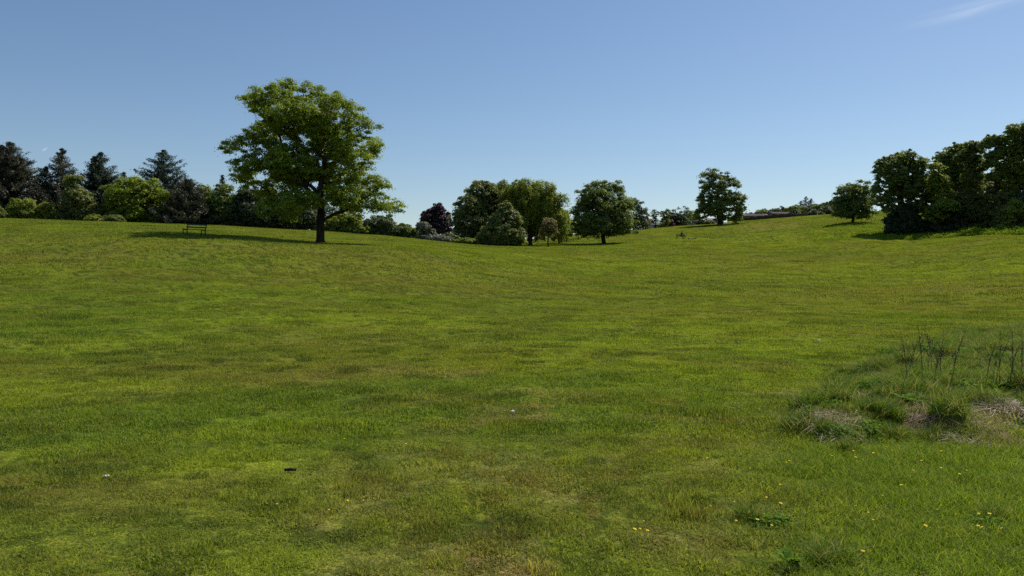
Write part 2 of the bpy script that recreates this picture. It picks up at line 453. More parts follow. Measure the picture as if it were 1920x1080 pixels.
# ---------------------------------------------------------------- the ground, one sheet out to the horizon
def build_ground():
    dth = np.concatenate([np.linspace(-180, -46, 90)[:-1], np.linspace(-46, 46, 620), np.linspace(46, 180, 90)[1:-1]])
    th = np.radians(dth)
    r = [1.2]
    while r[-1] < 330:
        r.append(r[-1] * 1.0085)
    while r[-1] < 6000:
        r.append(r[-1] * 1.12)
    r = np.array(r)
    T, RR = np.meshgrid(th, r)
    x, y = (np.sin(T) * RR).ravel(), (np.cos(T) * RR).ravel()
    z = height(x, y)
    V = np.stack([x, y, z], 1)
    nt_, nr = len(th), len(r)
    i = np.arange(nr - 1)[:, None] * nt_; j = np.arange(nt_)[None]
    jn = (j + 1) % nt_
    q = np.stack([i + j, i + jn, i + nt_ + jn, i + nt_ + j], -1).reshape(-1, 4)[:, ::-1]
    V = np.vstack([V, [[0, 0, H(0, 0)]]])
    c = len(V) - 1
    tr = np.stack([np.full(nt_, c), (np.arange(nt_) + 1) % nt_, np.arange(nt_)], 1)
    me = mesh_from('ground', V, quads=q, tris=tr, mat=M['turf'], smooth=True)
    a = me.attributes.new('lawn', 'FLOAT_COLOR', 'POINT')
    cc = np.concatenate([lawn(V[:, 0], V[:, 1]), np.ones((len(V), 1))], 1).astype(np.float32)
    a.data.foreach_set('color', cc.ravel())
    link('ground', me, kind='structure')
STRAW[:] = [ground_at(a, b)[:2] for a, b in ((1860, 800), (1885, 832), (1726, 797), (1748, 806), (1838, 775), (1905, 768),
            (1660, 712), (1790, 718), (1872, 815), (1700, 760), (1560, 780))]
build_ground()

# ---------------------------------------------------------------- grass
def blades(n, rad, h, w, lean, rng, disc=True, curl=.5, seg=2):
    """n curved blades rooted in a disc: returns verts, quads, tris, tint"""
    a = rng.random(n) * 2 * math.pi
    rr = rad * np.sqrt(rng.random(n)) if disc else rad * rng.random(n)
    bx, by = np.cos(a) * rr, np.sin(a) * rr
    hh = h * rng.uniform(.55, 1.25, n)
    az = rng.random(n) * 2 * math.pi
    if not disc:
        az = a + rng.normal(0, .5, n)
    ln = lean * rng.uniform(.2, 1.3, n) * hh
    fx, fy = rng.random(n) * 2 * math.pi, None
    wx, wy = np.cos(fx) * w / 2, np.sin(fx) * w / 2
    rows = []
    for k in range(seg + 1):
        s = k / seg
        off = ln * (s ** 1.6)
        zz = hh * (s - curl * .5 * s * s * (ln / (hh + 1e-6)))
        wd = (1 - s) ** .7
        cx, cy = bx + np.cos(az) * off, by + np.sin(az) * off
        if k < seg:
            rows.append(np.stack([cx - wx * wd, cy - wy * wd, zz - (.02 if k == 0 else 0)], 1))
            rows.append(np.stack([cx + wx * wd, cy + wy * wd, zz - (.02 if k == 0 else 0)], 1))
        else:
            rows.append(np.stack([cx, cy, zz], 1))
    nr = len(rows)
    V = np.stack(rows, 1).reshape(-1, 3)
    b = np.arange(n)[:, None] * nr
    Q = np.concatenate([b + np.array([[2 * k, 2 * k + 1, 2 * k + 3, 2 * k + 2]]) for k in range(seg - 1)]) if seg > 1 else np.zeros((0, 4), int)
    Tt = b + np.array([[nr - 3, nr - 2, nr - 1]])
    tint = rng.random(n)
    order = np.concatenate([np.tile(tint, seg - 1) if seg > 1 else [], tint])
    return V, Q, Tt, order
def blade_mesh(name, mat, *a, **k):
    V, Q, Tt, tint = blades(*a, **k)
    return mesh_from(name, V, quads=Q, tris=Tt, mat=mat, attrs={'tint': ('FACE', tint)})

def scatter(name, sources, pts, yaw, scl, nrm, idx, **props):
    """instances of source meshes on points as ONE object (stuff)"""
    sc = bpy.data.collections.new(name + '_source')
    for k, me in enumerate(sources):
        sc.objects.link(bpy.data.objects.new('%s_source_%02d' % (name, k), me))
    n = len(pts)
    me = bpy.data.meshes.new(name)
    me.vertices.add(n); me.vertices.foreach_set('co', np.asarray(pts, dtype=np.float32).ravel())
    c, s = np.cos(yaw), np.sin(yaw)
    a = nrm[:, 0] * c + nrm[:, 1] * s; b = -nrm[:, 0] * s + nrm[:, 1] * c
    rot = np.stack([-np.arcsin(np.clip(b, -1, 1)), np.arctan2(a, nrm[:, 2]), yaw], 1)
    for k, arr in (('rot', rot), ('scl', scl)):
        at_ = me.attributes.new(k, 'FLOAT_VECTOR', 'POINT'); at_.data.foreach_set('vector', arr.astype(np.float32).ravel())
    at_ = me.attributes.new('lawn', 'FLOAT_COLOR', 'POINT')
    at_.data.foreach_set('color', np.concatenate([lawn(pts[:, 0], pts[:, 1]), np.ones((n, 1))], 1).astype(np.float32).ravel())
    at_ = me.attributes.new('idx', 'INT', 'POINT'); at_.data.foreach_set('value', idx.astype(np.int32))
    me.update()
    o = link(name, me, **props)
    g = bpy.data.node_groups.new(name, 'GeometryNodeTree')
    g.interface.new_socket('Geometry', in_out='INPUT', socket_type='NodeSocketGeometry')
    g.interface.new_socket('Geometry', in_out='OUTPUT', socket_type='NodeSocketGeometry')
    gi, go = nn(g, 'NodeGroupInput'), nn(g, 'NodeGroupOutput')
    ci = nn(g, 'GeometryNodeCollectionInfo', transform_space='ORIGINAL')
    ci.inputs['Collection'].default_value = sc
    ci.inputs['Separate Children'].default_value = True
    ci.inputs['Reset Children'].default_value = True
    ip = nn(g, 'GeometryNodeInstanceOnPoints')
    ip.inputs['Pick Instance'].default_value = True
    def na(nm, dt):
        x = nn(g, 'GeometryNodeInputNamedAttribute', data_type=dt); x.inputs['Name'].default_value = nm
        return x.outputs['Attribute']
    g.links.new(gi.outputs[0], ip.inputs['Points']); g.links.new(ci.outputs[0], ip.inputs['Instance'])
    g.links.new(na('idx', 'INT'), ip.inputs['Instance Index'])
    er = nn(g, 'FunctionNodeEulerToRotation'); g.links.new(na('rot', 'FLOAT_VECTOR'), er.inputs[0])
    g.links.new(er.outputs[0], ip.inputs['Rotation'])
    g.links.new(na('scl', 'FLOAT_VECTOR'), ip.inputs['Scale'])
    g.links.new(ip.outputs[0], go.inputs[0])
    md = o.modifiers.new('scatter', 'NODES'); md.node_group = g
    return o

def normals(x, y, e=.25):
    gx = (height(x + e, y) - height(x - e, y)) / (2 * e)
    gy = (height(x, y + e) - height(x, y - e)) / (2 * e)
    n = np.stack([-gx, -gy, np.ones_like(gx)], 1)
    return n / np.linalg.norm(n, axis=1)[:, None]

rng = np.random.default_rng(7)
def fan(r0, r1, dens, ang=41):
    area = math.radians(2 * ang) / 2 * (r1 * r1 - r0 * r0)
    n = int(area * dens)
    r = np.sqrt(rng.uniform(r0 * r0, r1 * r1, n)); a = np.radians(rng.uniform(-ang, ang, n))
    return np.sin(a) * r, np.cos(a) * r

def build_grass():
    near = [blade_mesh('blade_patch', M['blade'], 260, .20, .030, .0055, 1.5, rng) for _ in range(3)]
    near += [blade_mesh('blade_patch', M['blade'], 230, .13, .026, .011, 1.6, rng), blade_mesh('blade_patch', M['blade'], 120, .09, .050, .006, 1.0, rng, seg=3)]
    midp = [blade_mesh('blade_patch', M['blade'], 240, .27, .034, .0095, 1.4, rng) for _ in range(3)]
    farp = [blade_mesh('blade_patch', M['blade'], 240, .55, .042, .020, 1.3, rng, seg=1) for _ in range(3)]
    vfar = [blade_mesh('blade_patch', M['blade'], 260, 1.2, .055, .048, 1.1, rng, seg=1) for _ in range(3)]
    xfar = [blade_mesh('blade_patch', M['blade'], 300, 2.4, .07, .10, 1.1, rng, seg=1) for _ in range(3)]
    src = near + midp + farp + vfar + xfar
    X, Y, S_, I = [], [], [], []
    for k, (r0, r1, dens) in enumerate([(2.4, 8, 44), (8, 18, 17), (18, 45, 3.6), (45, 135, .7), (135, 245, .14)]):
        x, y = fan(r0, r1, dens)
        rg = rough(x, y)
        keep = rng.random(len(x)) > rg * .9
        x, y = x[keep], y[keep]
        X.append(x); Y.append(y); I.append((0 if k == 0 else 2) + k * 3 + rng.integers(0, 5 if k == 0 else 3, len(x)))
        hs = (.5 if k == 0 else .7) + (.9 if k == 0 else 1.1) * fbm(x * 1.7, y * 1.7, 41, 3) ** 1.6 * (.5 + fbm(x * .4, y * .4, 43, 2))
        hs *= rng.uniform(.6, 1.45, len(x)) * (.55 + 1.0 * vnoise(x * 3.1, y * 3.1, 45))
        xs = rng.uniform(.85, 1.15, len(x))
        S_.append(np.stack([xs, xs, hs * (1.0 if k < 2 else 1.1)], 1))
    x, y = np.concatenate(X), np.concatenate(Y)
    pts = np.stack([x, y, height(x, y) - .002], 1)
    scatter('mown_grass', src, pts, rng.uniform(-math.pi, math.pi, len(x)), np.concatenate(S_), normals(x, y), np.concatenate(I),
            kind='stuff', label='short mown grass over the whole slope', category='grass')
    # longer grass at the right foreground
    lsrc = [blade_mesh('long_patch', M['longblade'], 190, .20, .085, .0062, 1.1, rng, seg=3) for _ in range(3)] + \
           [blade_mesh('long_patch', M['longblade'], 180, .30, .10, .011, 1.1, rng, seg=2) for _ in range(3)]
    X, Y, S_, I = [], [], [], []
    for k, (r0, r1, dens) in enumerate([(2.4, 9, 34), (9, 30, 13)]):
        x, y = fan(r0, r1, dens)
        rg = rough(x, y) * (1 - .45 * tuss(x, y))
        keep = rng.random(len(x)) < rg
        x, y, rg = x[keep], y[keep], rg[keep]
        X.append(x); Y.append(y); I.append(k * 3 + rng.integers(0, 3, len(x)))
        hs = (.35 + 1.15 * fbm(x * 1.5, y * 1.5, 47, 3)) * (.5 + .5 * rg) * rng.uniform(.75, 1.25, len(x))
        S_.append(np.stack([np.ones(len(x)), np.ones(len(x)), hs], 1))
    x, y = np.concatenate(X), np.concatenate(Y)
    pts = np.stack([x, y, height(x, y) - .002], 1)
    scatter('long_grass', lsrc, pts, rng.uniform(-math.pi, math.pi, len(x)), np.concatenate(S_), normals(x, y), np.concatenate(I),
            kind='stuff', label='longer unmown green grass at the lower right', category='grass')
    # tussocks and dead thatch
    ts = [blade_mesh('tussock', M['tussock'], 360, .15, .25, .007, 1.0, rng, disc=True, curl=.6, seg=4) for _ in range(4)]
    dead = [blade_mesh('thatch', M['straw'], 170, .17, .13, .008, 2.3, rng, disc=True, curl=.8, seg=3) for _ in range(3)]
    weeds = []
    for _ in range(3):
        n = 150
        d = rng.normal(size=(n, 3)); d /= np.linalg.norm(d, axis=1)[:, None]; d[:, 2] = np.abs(d[:, 2])
        V, Q = leaf_quads(d * np.array([.20, .20, .17]) * rng.uniform(.4, 1, (n, 1)), d + np.array([0, 0, .8]) + rng.normal(size=(n, 3)) * .4, .055, rng, .5)
        weeds.append(mesh_from('weed', V, quads=Q, mat=M['dockleaf'], attrs={'tint': ('FACE', rng.random(n))}))
    x, y = rng.uniform(2.5, 22, 26000), rng.uniform(6.5, 24, 26000)
    k = tuss(x, y)
    keep = (rng.random(len(x)) < k * .22) 
    # scattered lone tussocks in the long grass too
    lone = (rng.random(len(x)) < rough(x, y) * .006)
    keep |= lone
    x, y = x[keep], y[keep]
    extra = np.array([(p[0], p[1]) for p in (ground_at(a, b) for a, b in
             ((1430, 985), (1400, 975), (1455, 980), (1540, 1060), (1560, 1052), (1850, 985), (1870, 975), (1905, 625), (1915, 612),
              (1495, 800), (1545, 808), (1510, 765), (1480, 1075), (1700, 650), (1735, 652), (1650, 680), (1905, 618)))])
    x, y = np.concatenate([x, extra[:, 0]]), np.concatenate([y, extra[:, 1]])
    deadness = fbm(x * 1.0, y * .8, 61, 3)
    isd = (deadness > .66) & (x > 4.2) & (y > 7) & (y < 14)
    idx = np.where(isd, 4 + rng.integers(0, 3, len(x)), rng.integers(0, 4, len(x)))
    sx = np.concatenate([q[0] + rng.normal(0, .17, 5) for q in STRAW]); sy = np.concatenate([q[1] + rng.normal(0, .16, 5) for q in STRAW])
    far = np.min([np.hypot(x - q[0], y - q[1]) for q in STRAW], axis=0) > .16
    x, y, idx = x[far], y[far], idx[far]
    x, y = np.concatenate([x, sx]), np.concatenate([y, sy]); isd = np.concatenate([idx >= 4, np.ones(len(sx), bool)])
    idx = np.concatenate([idx, 4 + rng.integers(0, 3, len(sx))])
    sc_ = rng.uniform(.55, 1.2, len(x)) * np.where(tuss(x, y) > .3, 1, .72)
    scl = np.stack([sc_, sc_, sc_ * rng.uniform(.6, 1.15, len(x)) * np.where(isd, .8, 1)], 1)
    pts = np.stack([x, y, height(x, y) - .01], 1)
    idx = np.where((~isd) & (rng.random(len(x)) < .34), 7 + rng.integers(0, 3, len(x)), idx)
    scatter('tussock_grass', ts + dead + weeds, pts, rng.uniform(-math.pi, math.pi, len(x)), scl, normals(x, y), idx,
            kind='stuff', label='rough tussocks and flattened straw coloured dead grass on the right', category='rough grass')

# ---------------------------------------------------------------- trees
def tube(P, rad, sides=6):
    """tapered tube through points P with radii rad"""
    P = np.asarray(P, float); n = len(P)
    T = np.gradient(P, axis=0); T /= np.linalg.norm(T, axis=1)[:, None] + 1e-9
    ref = np.array([0, 1, 0.]) if abs(T[0][1]) < .8 else np.array([1, 0, 0.])
    U = np.cross(T, ref); U /= np.linalg.norm(U, axis=1)[:, None] + 1e-9
    Wv = np.cross(T, U)
    a = np.linspace(0, 2 * math.pi, sides, endpoint=False)
    V = P[:, None] + (U[:, None] * np.cos(a)[None, :, None] + Wv[:, None] * np.sin(a)[None, :, None]) * np.asarray(rad)[:, None, None]
    V = V.reshape(-1, 3)
    i = np.arange(n - 1)[:, None] * sides; j = np.arange(sides)[None]; jn = (j + 1) % sides
    Q = np.stack([i + j, i + sides + j, i + sides + jn, i + jn], -1).reshape(-1, 4)
    return V, Q
class Acc:
    def __init__(s): s.V, s.Q, s.n, s.a = [], [], 0, []
    def add(s, V, Q, a=None):
        s.V.append(V); s.Q.append(Q + s.n); s.n += len(V)
        if a is not None: s.a.append(a)
    def mesh(s, name, mat, smooth=False):
        at_ = {'tint': ('FACE', np.concatenate(s.a))} if s.a else None
        return mesh_from(name, np.concatenate(s.V), quads=np.concatenate(s.Q), mat=mat, attrs=at_, smooth=smooth)

def leaf_quads(C, N, size, r, aspect=.62):
    """one folded-looking rhombic leaf at each centre C, facing N"""
    n = len(C)
    N = N / (np.linalg.norm(N, axis=1)[:, None] + 1e-9)
    d = r.normal(size=(n, 3)); U = np.cross(N, d); U /= np.linalg.norm(U, axis=1)[:, None] + 1e-9
    Wv = np.cross(N, U)
    s = (size * r.uniform(.6, 1.35, n))[:, None]
    V = np.stack([C - U * s * .5, C + Wv * s * .5 * aspect + N * s * .08, C + U * s * .55, C - Wv * s * .5 * aspect + N * s * .08], 1).reshape(-1, 3)
    Q = np.arange(4 * n).reshape(n, 4)
    return V, Q

build_grass()

def skeleton(base, targets, r, trunk_top, alpha=.55, trunk_r=.3, forks=None, sag=.0, step=1.0, wob=.12):
    """grow limbs from a trunk to every target point; pipe-model radii"""
    nodes = [np.array(base, float)]; par = [-1]; plen = [0.0]
    def chain(i, tgt, st, w):
        a = nodes[i]; L = np.linalg.norm(tgt - a); k = max(1, int(L / st))
        dirv = (tgt - a) / (L + 1e-9)
        prev = i
        side = r.normal(size=3) * w * L
        for q in range(1, k + 1):
            s = q / k
            p = a + (tgt - a) * s + side * math.sin(math.pi * s) * .5 + np.array([0, 0, 1]) * math.sin(math.pi * s) * L * .10
            if q < k: p = p + r.normal(size=3) * st * .06
            nodes.append(p); par.append(prev); plen.append(plen[prev] + L / k); prev = len(nodes) - 1
        return prev
    tt = np.array(trunk_top, float)
    last = chain(0, tt, step * .8, .02)
    low = nodes[0][2] + (tt[2] - nodes[0][2]) * .0
    for f in (forks or []):
        # forks start at the node nearest the given height
        hs = np.array([n[2] for n in nodes]); z0 = f[0]
        st = int(np.argmin(np.abs(hs - z0))); cur = st
        for p in f[1:]:
            cur = chain(cur, np.array(p, float), step * .8, .05)
    start_h = nodes[0][2] + min(1.6, (tt[2] - nodes[0][2]) * .5)
    order = np.argsort([np.linalg.norm(t - tt) + 0 * r.random() for t in targets])
    ends = []
    for k in order:
        t = targets[k]
        A = np.array(nodes); dv = t - A
        d = np.linalg.norm(dv, axis=1)
        cost = d + alpha * np.array(plen) * .35 + np.where(A[:, 2] < start_h, 50, 0) + np.maximum(0, A[:, 2] - t[2] - .2) * 1.0
        i = int(np.argmin(cost))
        ends.append(chain(i, t, step, wob))
    n = len(nodes); cnt = np.zeros(n)
    ch = np.zeros(n)
    for i in range(n): 
        if par[i] >= 0: ch[par[i]] += 1
    for i in range(n - 1, -1, -1):
        if ch[i] == 0: cnt[i] = max(cnt[i], 1)
        if par[i] >= 0: cnt[par[i]] += cnt[i]
    rad = trunk_r * (cnt / cnt[0]) ** .46
    return np.array(nodes), np.array(par), rad

def limb_mesh(nodes, par, rad, minr=.012, flare=True, sides=6):
    acc = Acc()
    kids = {}
    for i, p in enumerate(par):
        if p >= 0: kids.setdefault(p, []).append(i)
    def run(start, parent):
        stack = [(start, parent)]
        while stack:
            s, p = stack.pop()
            path = [p, s] if p is not None else [s]
            cur = s
            while cur in kids:
                ks = sorted(kids[cur], key=lambda k: -rad[k])
                for o in ks[1:]:
                    stack.append((o, cur))
                cur = ks[0]; path.append(cur)
            if len(path) > 1:
                rr = np.maximum(rad[path], minr)
                if p is not None: rr[0] = rr[1]
                V, Q = tube(nodes[path], rr, sides if rr.max() > .06 else 4)
                acc.add(V, Q)
    run(0, None)
    # root flare
    if flare:
        b = nodes[0]; r0 = rad[0]
        hs = [-.5, 0, .12, .3, .7]; fs = [1.7, 1.5, 1.25, 1.08, .95]
        V, Q = tube([b + np.array([0, 0, h * max(.6, r0 * 2)]) for h in hs], [r0 * f for f in fs], 10)
        a = np.arctan2(V[:, 1] - b[1], V[:, 0] - b[0])
        acc.add(V, Q)
    return acc

def sample_clumps(lobes, cr, r, fill=.9, shell=.45, tries=14, gaps=.07):
    pts = np.zeros((0, 3)); out = []
    for c, rad in lobes:
        c = np.asarray(c); rad = np.asarray(rad)
        vol = rad[0] * rad[1] * rad[2] * 4.19
        n = int(fill * tries * vol / (cr ** 3 * 4.19)) + 6
        for _ in range(n):
            d = r.normal(size=3); d /= np.linalg.norm(d)
            s = shell + (1 - shell) * r.random() ** .5
            p = c + d * rad * s
            if len(out) == 0 or np.min(np.sum(((np.array(out) - p) * np.array([1, 1, 1.35])) ** 2, 1)) > (cr * 1.02) ** 2:
                out.append(p)
    out = np.array(out)
    # gaps in the crown, and a few sprays that reach past the outline
    nv = int(len(out) * gaps)
    ctr = out.mean(0)
    for _ in range(nv):
        v = out[r.integers(0, len(out))] + r.normal(size=3) * cr * .6
        out = out[np.sum((out - v) ** 2, 1) > (cr * r.uniform(.9, 1.5)) ** 2]
    k = r.random(len(out)) < .16
    out[k] += (out[k] - ctr) / (np.linalg.norm(out[k] - ctr, axis=1)[:, None] + 1e-6) * cr * r.uniform(.3, 1.1, (k.sum(), 1))
    return out

def crown_leaves(cl, cr, leaf, per, r, flat=.55, droop=.0, centre=None, hollow=.25):
    """leaf positions/normals: each clump a cushion of leaves, domed on top"""
    n = len(cl) * per
    ci = np.repeat(np.arange(len(cl)), per)
    scale = (.5 + .9 * r.random(len(cl)) ** 1.5)[ci][:, None] * (1 + (r.random(n) < .16) * r.uniform(.2, .95, n))[:, None]
    d = r.normal(size=(n, 3)); d /= np.linalg.norm(d, axis=1)[:, None]
    s = (hollow + (1 - hollow) * r.random(n) ** .6)[:, None]
    off = d * s * cr * scale * np.array([1.1, 1.1, flat])
    rad2 = np.sum(off[:, :2] ** 2, 1) / cr ** 2
    off[:, 2] -= rad2 * cr * .22
    if droop:
        k = r.random(n) < .75
        off[:, 2] -= np.where(k, r.random(n) ** 1.3 * droop * cr, 0)
        off[:, :2] *= np.where(k, .8, 1)[:, None]
    P = cl[ci] + off
    N = d * .8 + np.array([0, 0, .55]) + r.normal(size=(n, 3)) * .55
    if centre is not None:
        N += (P - centre) / (np.linalg.norm(P - centre, axis=1)[:, None] + 1e-6) * .3
    tint = np.clip(r.uniform(0, 1, len(cl))[ci] * .45 + r.random(n) * .55 + .25 * (d[:, 2]) * 0, 0, 1)
    return P, N, tint

def make_tree(name, label, cat, base, lobes, mat, seed, cr=.9, per=150, leaf=.16, trunk_top=None, trunk_r=.28, forks=None, group=None,
              flat=.55, droop=0, fill=.9, shell=.45, bare=False, aspect=.62, alpha=.55, trunkname='trunk', hollow=.25, gaps=.07):
    r = np.random.default_rng(seed)
    base = np.asarray(base, float)
    loc = base.copy()
    lobes = [(np.asarray(c, float) - base, np.asarray(q, float)) for c, q in lobes]
    cl = sample_clumps(lobes, cr, r, fill, shell, gaps=gaps)
    top = np.array([0, 0, max(c[2] + q[2] * .3 for c, q in lobes)]) if trunk_top is None else np.asarray(trunk_top, float) - base
    fk = None
    if forks: fk = [[f[0] - base[2]] + [np.asarray(p) - base for p in f[1:]] for f in forks]
    nodes, par, rad = skeleton(np.zeros(3), cl, r, top, alpha=alpha, trunk_r=trunk_r, forks=fk, step=max(.7, cr))
    root = empty(name, loc, label, cat, group)
    link(trunkname, limb_mesh(nodes, par, rad).mesh('trunk', M['bark'], True), root)
    cen = np.mean([c for c, q in lobes], axis=0)
    P, N, tint = crown_leaves(cl, cr, leaf, per, r, flat, droop, cen, hollow)
    floor_ = .12
    k = P[:, 2] > floor_
    P, N, tint = P[k], N[k], tint[k]
    V, Q = leaf_quads(P, N, leaf, r, aspect)
    a = Acc(); a.add(V, Q, tint)
    link('crown', a.mesh('crown', M[mat]), root)
    return root

def px_lobes(D, lst, dj=.35, seed=0):
    """lobes given in photo pixels at distance D: (px, py, half w, half h[, depth offset m[, depth radius m]])"""
    out = []; r = random.Random(seed)
    for L in lst:
        px, py, hw, hh = L[:4]
        dd = L[4] if len(L) > 4 else 0
        rx, rz = hw / F * D, hh / F * D
        ry = L[5] if len(L) > 5 else rx
        p = at(px, py, D + dd)
        out.append((p, (rx, ry, rz)))
    return out
def foot(px, D):
    x = (px - 960) / F * D / math.cos(PITCH)
    return np.array([x, D, H(x, D)])

LEAFPX = 1.8 / 773.0
PER = 1.25
def tree_px(name, label, cat, px, D, lobes, mat, seed, crpx=14, per=110, tr=None, group=None, leafpx=1.0, topy=None, forks=None, skirt=False, **kw):
    """tree whose foot is at column px, distance D; lobes in pixels"""
    b = foot(px, D)
    cr = crpx / F * D
    leaf = min(.34, max(.10, LEAFPX * D * leafpx))
    per = int(per * PER)
    L = px_lobes(D, lobes, seed=seed)
    if skirt:
        x0 = min(c[0] - q[0] for c, q in L); x1 = max(c[0] + q[0] for c, q in L); zl = min(c[2] for c, q in L)
        nsk = max(1, int((x1 - x0) / 3.2))
        for i in range(nsk):
            xx = x0 + (x1 - x0) * (i + .5) / nsk; zz = H(xx, D)
            h_ = max(.5, (zl - zz) * .62)
            L.append((np.array([xx, D + .6 * math.sin(i * 2.3 + seed), zz + h_ * .9]), (max(.8, (x1 - x0) / nsk * .62), 1.4, h_)))
    tt = None
    if topy is not None:
        tt = at(px if not isinstance(topy, tuple) else topy[0], topy if not isinstance(topy, tuple) else topy[1], D)
    fk = None
    if forks:
        fk = [[at(px, f[0], D)[2]] + [at(q[0], q[1], D + (q[2] if len(q) > 2 else 0)) for q in f[1:]] for f in forks]
    hgt = max(c[2] + q[2] for c, q in L) - b[2]
    return make_tree(name, label, cat, b, L, mat, seed, cr=cr, per=per, leaf=leaf, trunk_r=tr or hgt * .02 + .03, trunk_top=tt, forks=fk, group=group, **kw)

# --- the large sycamore on the left
tree_px('broadleaf_tree', 'tall spreading sycamore with forked trunk standing alone beside the left bench', 'tree', 601, 64,
        [(545, 172, 34, 26, 0), (510, 190, 50, 24, -1), (478, 192, 28, 16, 1), (590, 195, 48, 32, 1), (640, 215, 42, 36, -1), (680, 240, 30, 26, 0),
         (560, 225, 62, 30, 0, 4.5), (495, 250, 34, 22, 2), (470, 262, 26, 14, -1.5), (438, 276, 24, 13, 0), (505, 290, 50, 28, 0), (462, 305, 26, 20, -2),
         (600, 262, 52, 34, 2, 4.5), (655, 275, 46, 34, 0), (693, 270, 22, 24, 1), (560, 310, 60, 34, 1, 5), (640, 320, 48, 30, 2), (672, 305, 26, 20, -2),
         (470, 335, 32, 20, 1), (520, 345, 46, 28, 2), (560, 375, 40, 18, -3), (515, 385, 30, 16, 0), (610, 355, 30, 24, 3), (655, 365, 44, 20, -2),
         (700, 350, 30, 22, 0), (712, 378, 30, 18, 1), (736, 390, 20, 14, 0), (650, 390, 24, 12, 2), (685, 392, 24, 10, -1), (540, 405, 18, 8, 1)],
        'sycamore', 11, crpx=11, per=120, tr=.34, leafpx=1.0, topy=(606, 345), fill=.85, shell=.35, flat=.5, gaps=.15,
        forks=[(405, (572, 350, 0), (560, 290, .5), (545, 215, 0)), (395, (603, 330, 0), (618, 250, 1)), (412, (640, 398, -1), (700, 390, 0)),
               (370, (572, 345, 0), (530, 280, 0), (500, 215, 0)), (350, (650, 290, 1), (665, 240, 0))])

# --- the middle tree
tree_px('broadleaf_tree', 'dome shaped single tree with short trunk on the slope in the middle', 'tree', 1132, 136,
        [(1122, 352, 18, 16), (1112, 370, 26, 20, -1), (1145, 360, 22, 18, 1), (1125, 385, 42, 24, 0, 4), (1160, 385, 24, 24, 1), (1095, 400, 22, 22, 0),
         (1088, 422, 18, 16, 1), (1115, 415, 34, 20, -2), (1150, 412, 32, 22, -1), (1176, 412, 16, 20, 1), (1170, 428, 18, 10, 0), (1105, 432, 22, 8, 1), (1148, 430, 24, 8, 2)],
        'mid', 21, crpx=8, per=85, tr=.36, topy=(1128, 400), fill=.9, shell=.3)

# --- row of young trees on the far slope, partly behind the middle tree
row = [(1062, 150, 408, 14), (1084, 160, 405, 13), (1106, 170, 403, 13), (1147, 182, 398, 12), (1168, 190, 392, 13)]
first = None
for k, (px, D, ty, w) in enumerate(row):
    by = 453 - (px - 1062) * .158
    labs = ['light green young tree with bare trunk just left of the middle dome tree', 'young tree seen left of and behind the middle dome tree',
            'young tree mostly hidden behind the left half of the middle dome tree', 'young tree mostly hidden behind the trunk of the middle dome tree',
            'young tree at the right edge behind the middle dome tree']
    tree_px('young_tree', labs[k], 'tree', px, D, [(px, (ty + by - 16) / 2 - 2, w, (by - ty) / 2 - 6), (px + 2, by - 24, w * 1.1, 9)], 'fresh' if k == 0 else 'pale', 40 + k,
            crpx=5.5, per=42, tr=.11, group='row of young trees along the far slope', fill=.6)

# --- central group
tree_px('broadleaf_tree', 'broad dense tree on the left of the central tree group', 'tree', 905, 128,
        [(905, 362, 30, 22, 2), (880, 385, 26, 20, 0), (865, 405, 16, 18, 0), (915, 385, 40, 28, 3), (935, 360, 26, 20, 4), (885, 415, 34, 28, 0), (868, 435, 18, 20, -1), (905, 438, 30, 18, 1), (945, 395, 28, 24, 5)],
        'olive', 51, crpx=8, per=105, fill=1.0, tr=.4, shell=.3)
tree_px('weeping_tree', 'airy weeping tree with drooping twigs on the right of the central group', 'tree', 993, 126,
        [(985, 352, 34, 14, 1), (1018, 352, 26, 12, 0), (960, 370, 24, 20, 2), (1005, 375, 40, 24, 0), (1040, 375, 20, 16, 0), (1058, 370, 8, 6, 0), (985, 405, 32, 28, 1), (1020, 408, 30, 26, 1), (1045, 415, 22, 26, 1), (1010, 430, 24, 14, 2), (1052, 430, 14, 14, 2)],
        'fresh', 52, crpx=7, per=80, fill=.8, tr=.42, topy=(993, 380), droop=1.6, flat=.7, aspect=.4, shell=.25)
tree_px('conical_tree', 'dense dark conical evergreen in front of the central tree group', 'tree', 941, 117,
        [(948, 400, 14, 20), (942, 420, 26, 22), (940, 438, 36, 22), (920, 445, 22, 16), (960, 443, 24, 18), (965, 415, 12, 16)],
        'olive', 53, crpx=5.5, per=90, fill=1.1, tr=.2, shell=.5)
tree_px('young_tree', 'thin reddish young tree beside the weeping tree', 'tree', 1028, 118,
        [(1028, 425, 14, 14), (1022, 436, 10, 8), (1036, 432, 10, 10)], 'rust', 54, crpx=5, per=30, fill=.7, tr=.10)
tree_px('broadleaf_tree', 'light green drooping tree at the right end of the central group', 'tree', 1048, 142,
        [(1048, 405, 20, 16), (1055, 425, 20, 18), (1040, 428, 16, 16)], 'fresh', 55, crpx=6, per=80, fill=.9, tr=.15, droop=.8)
tree_px('copper_beech', 'dark purple copper beech behind the dip in the skyline', 'tree', 818, 150,
        [(820, 402, 14, 18), (808, 412, 18, 18), (825, 420, 20, 22), (815, 438, 26, 18), (800, 405, 10, 10)], 'copper', 56, crpx=5.5, per=100, fill=1.1, tr=.3, gaps=.01)

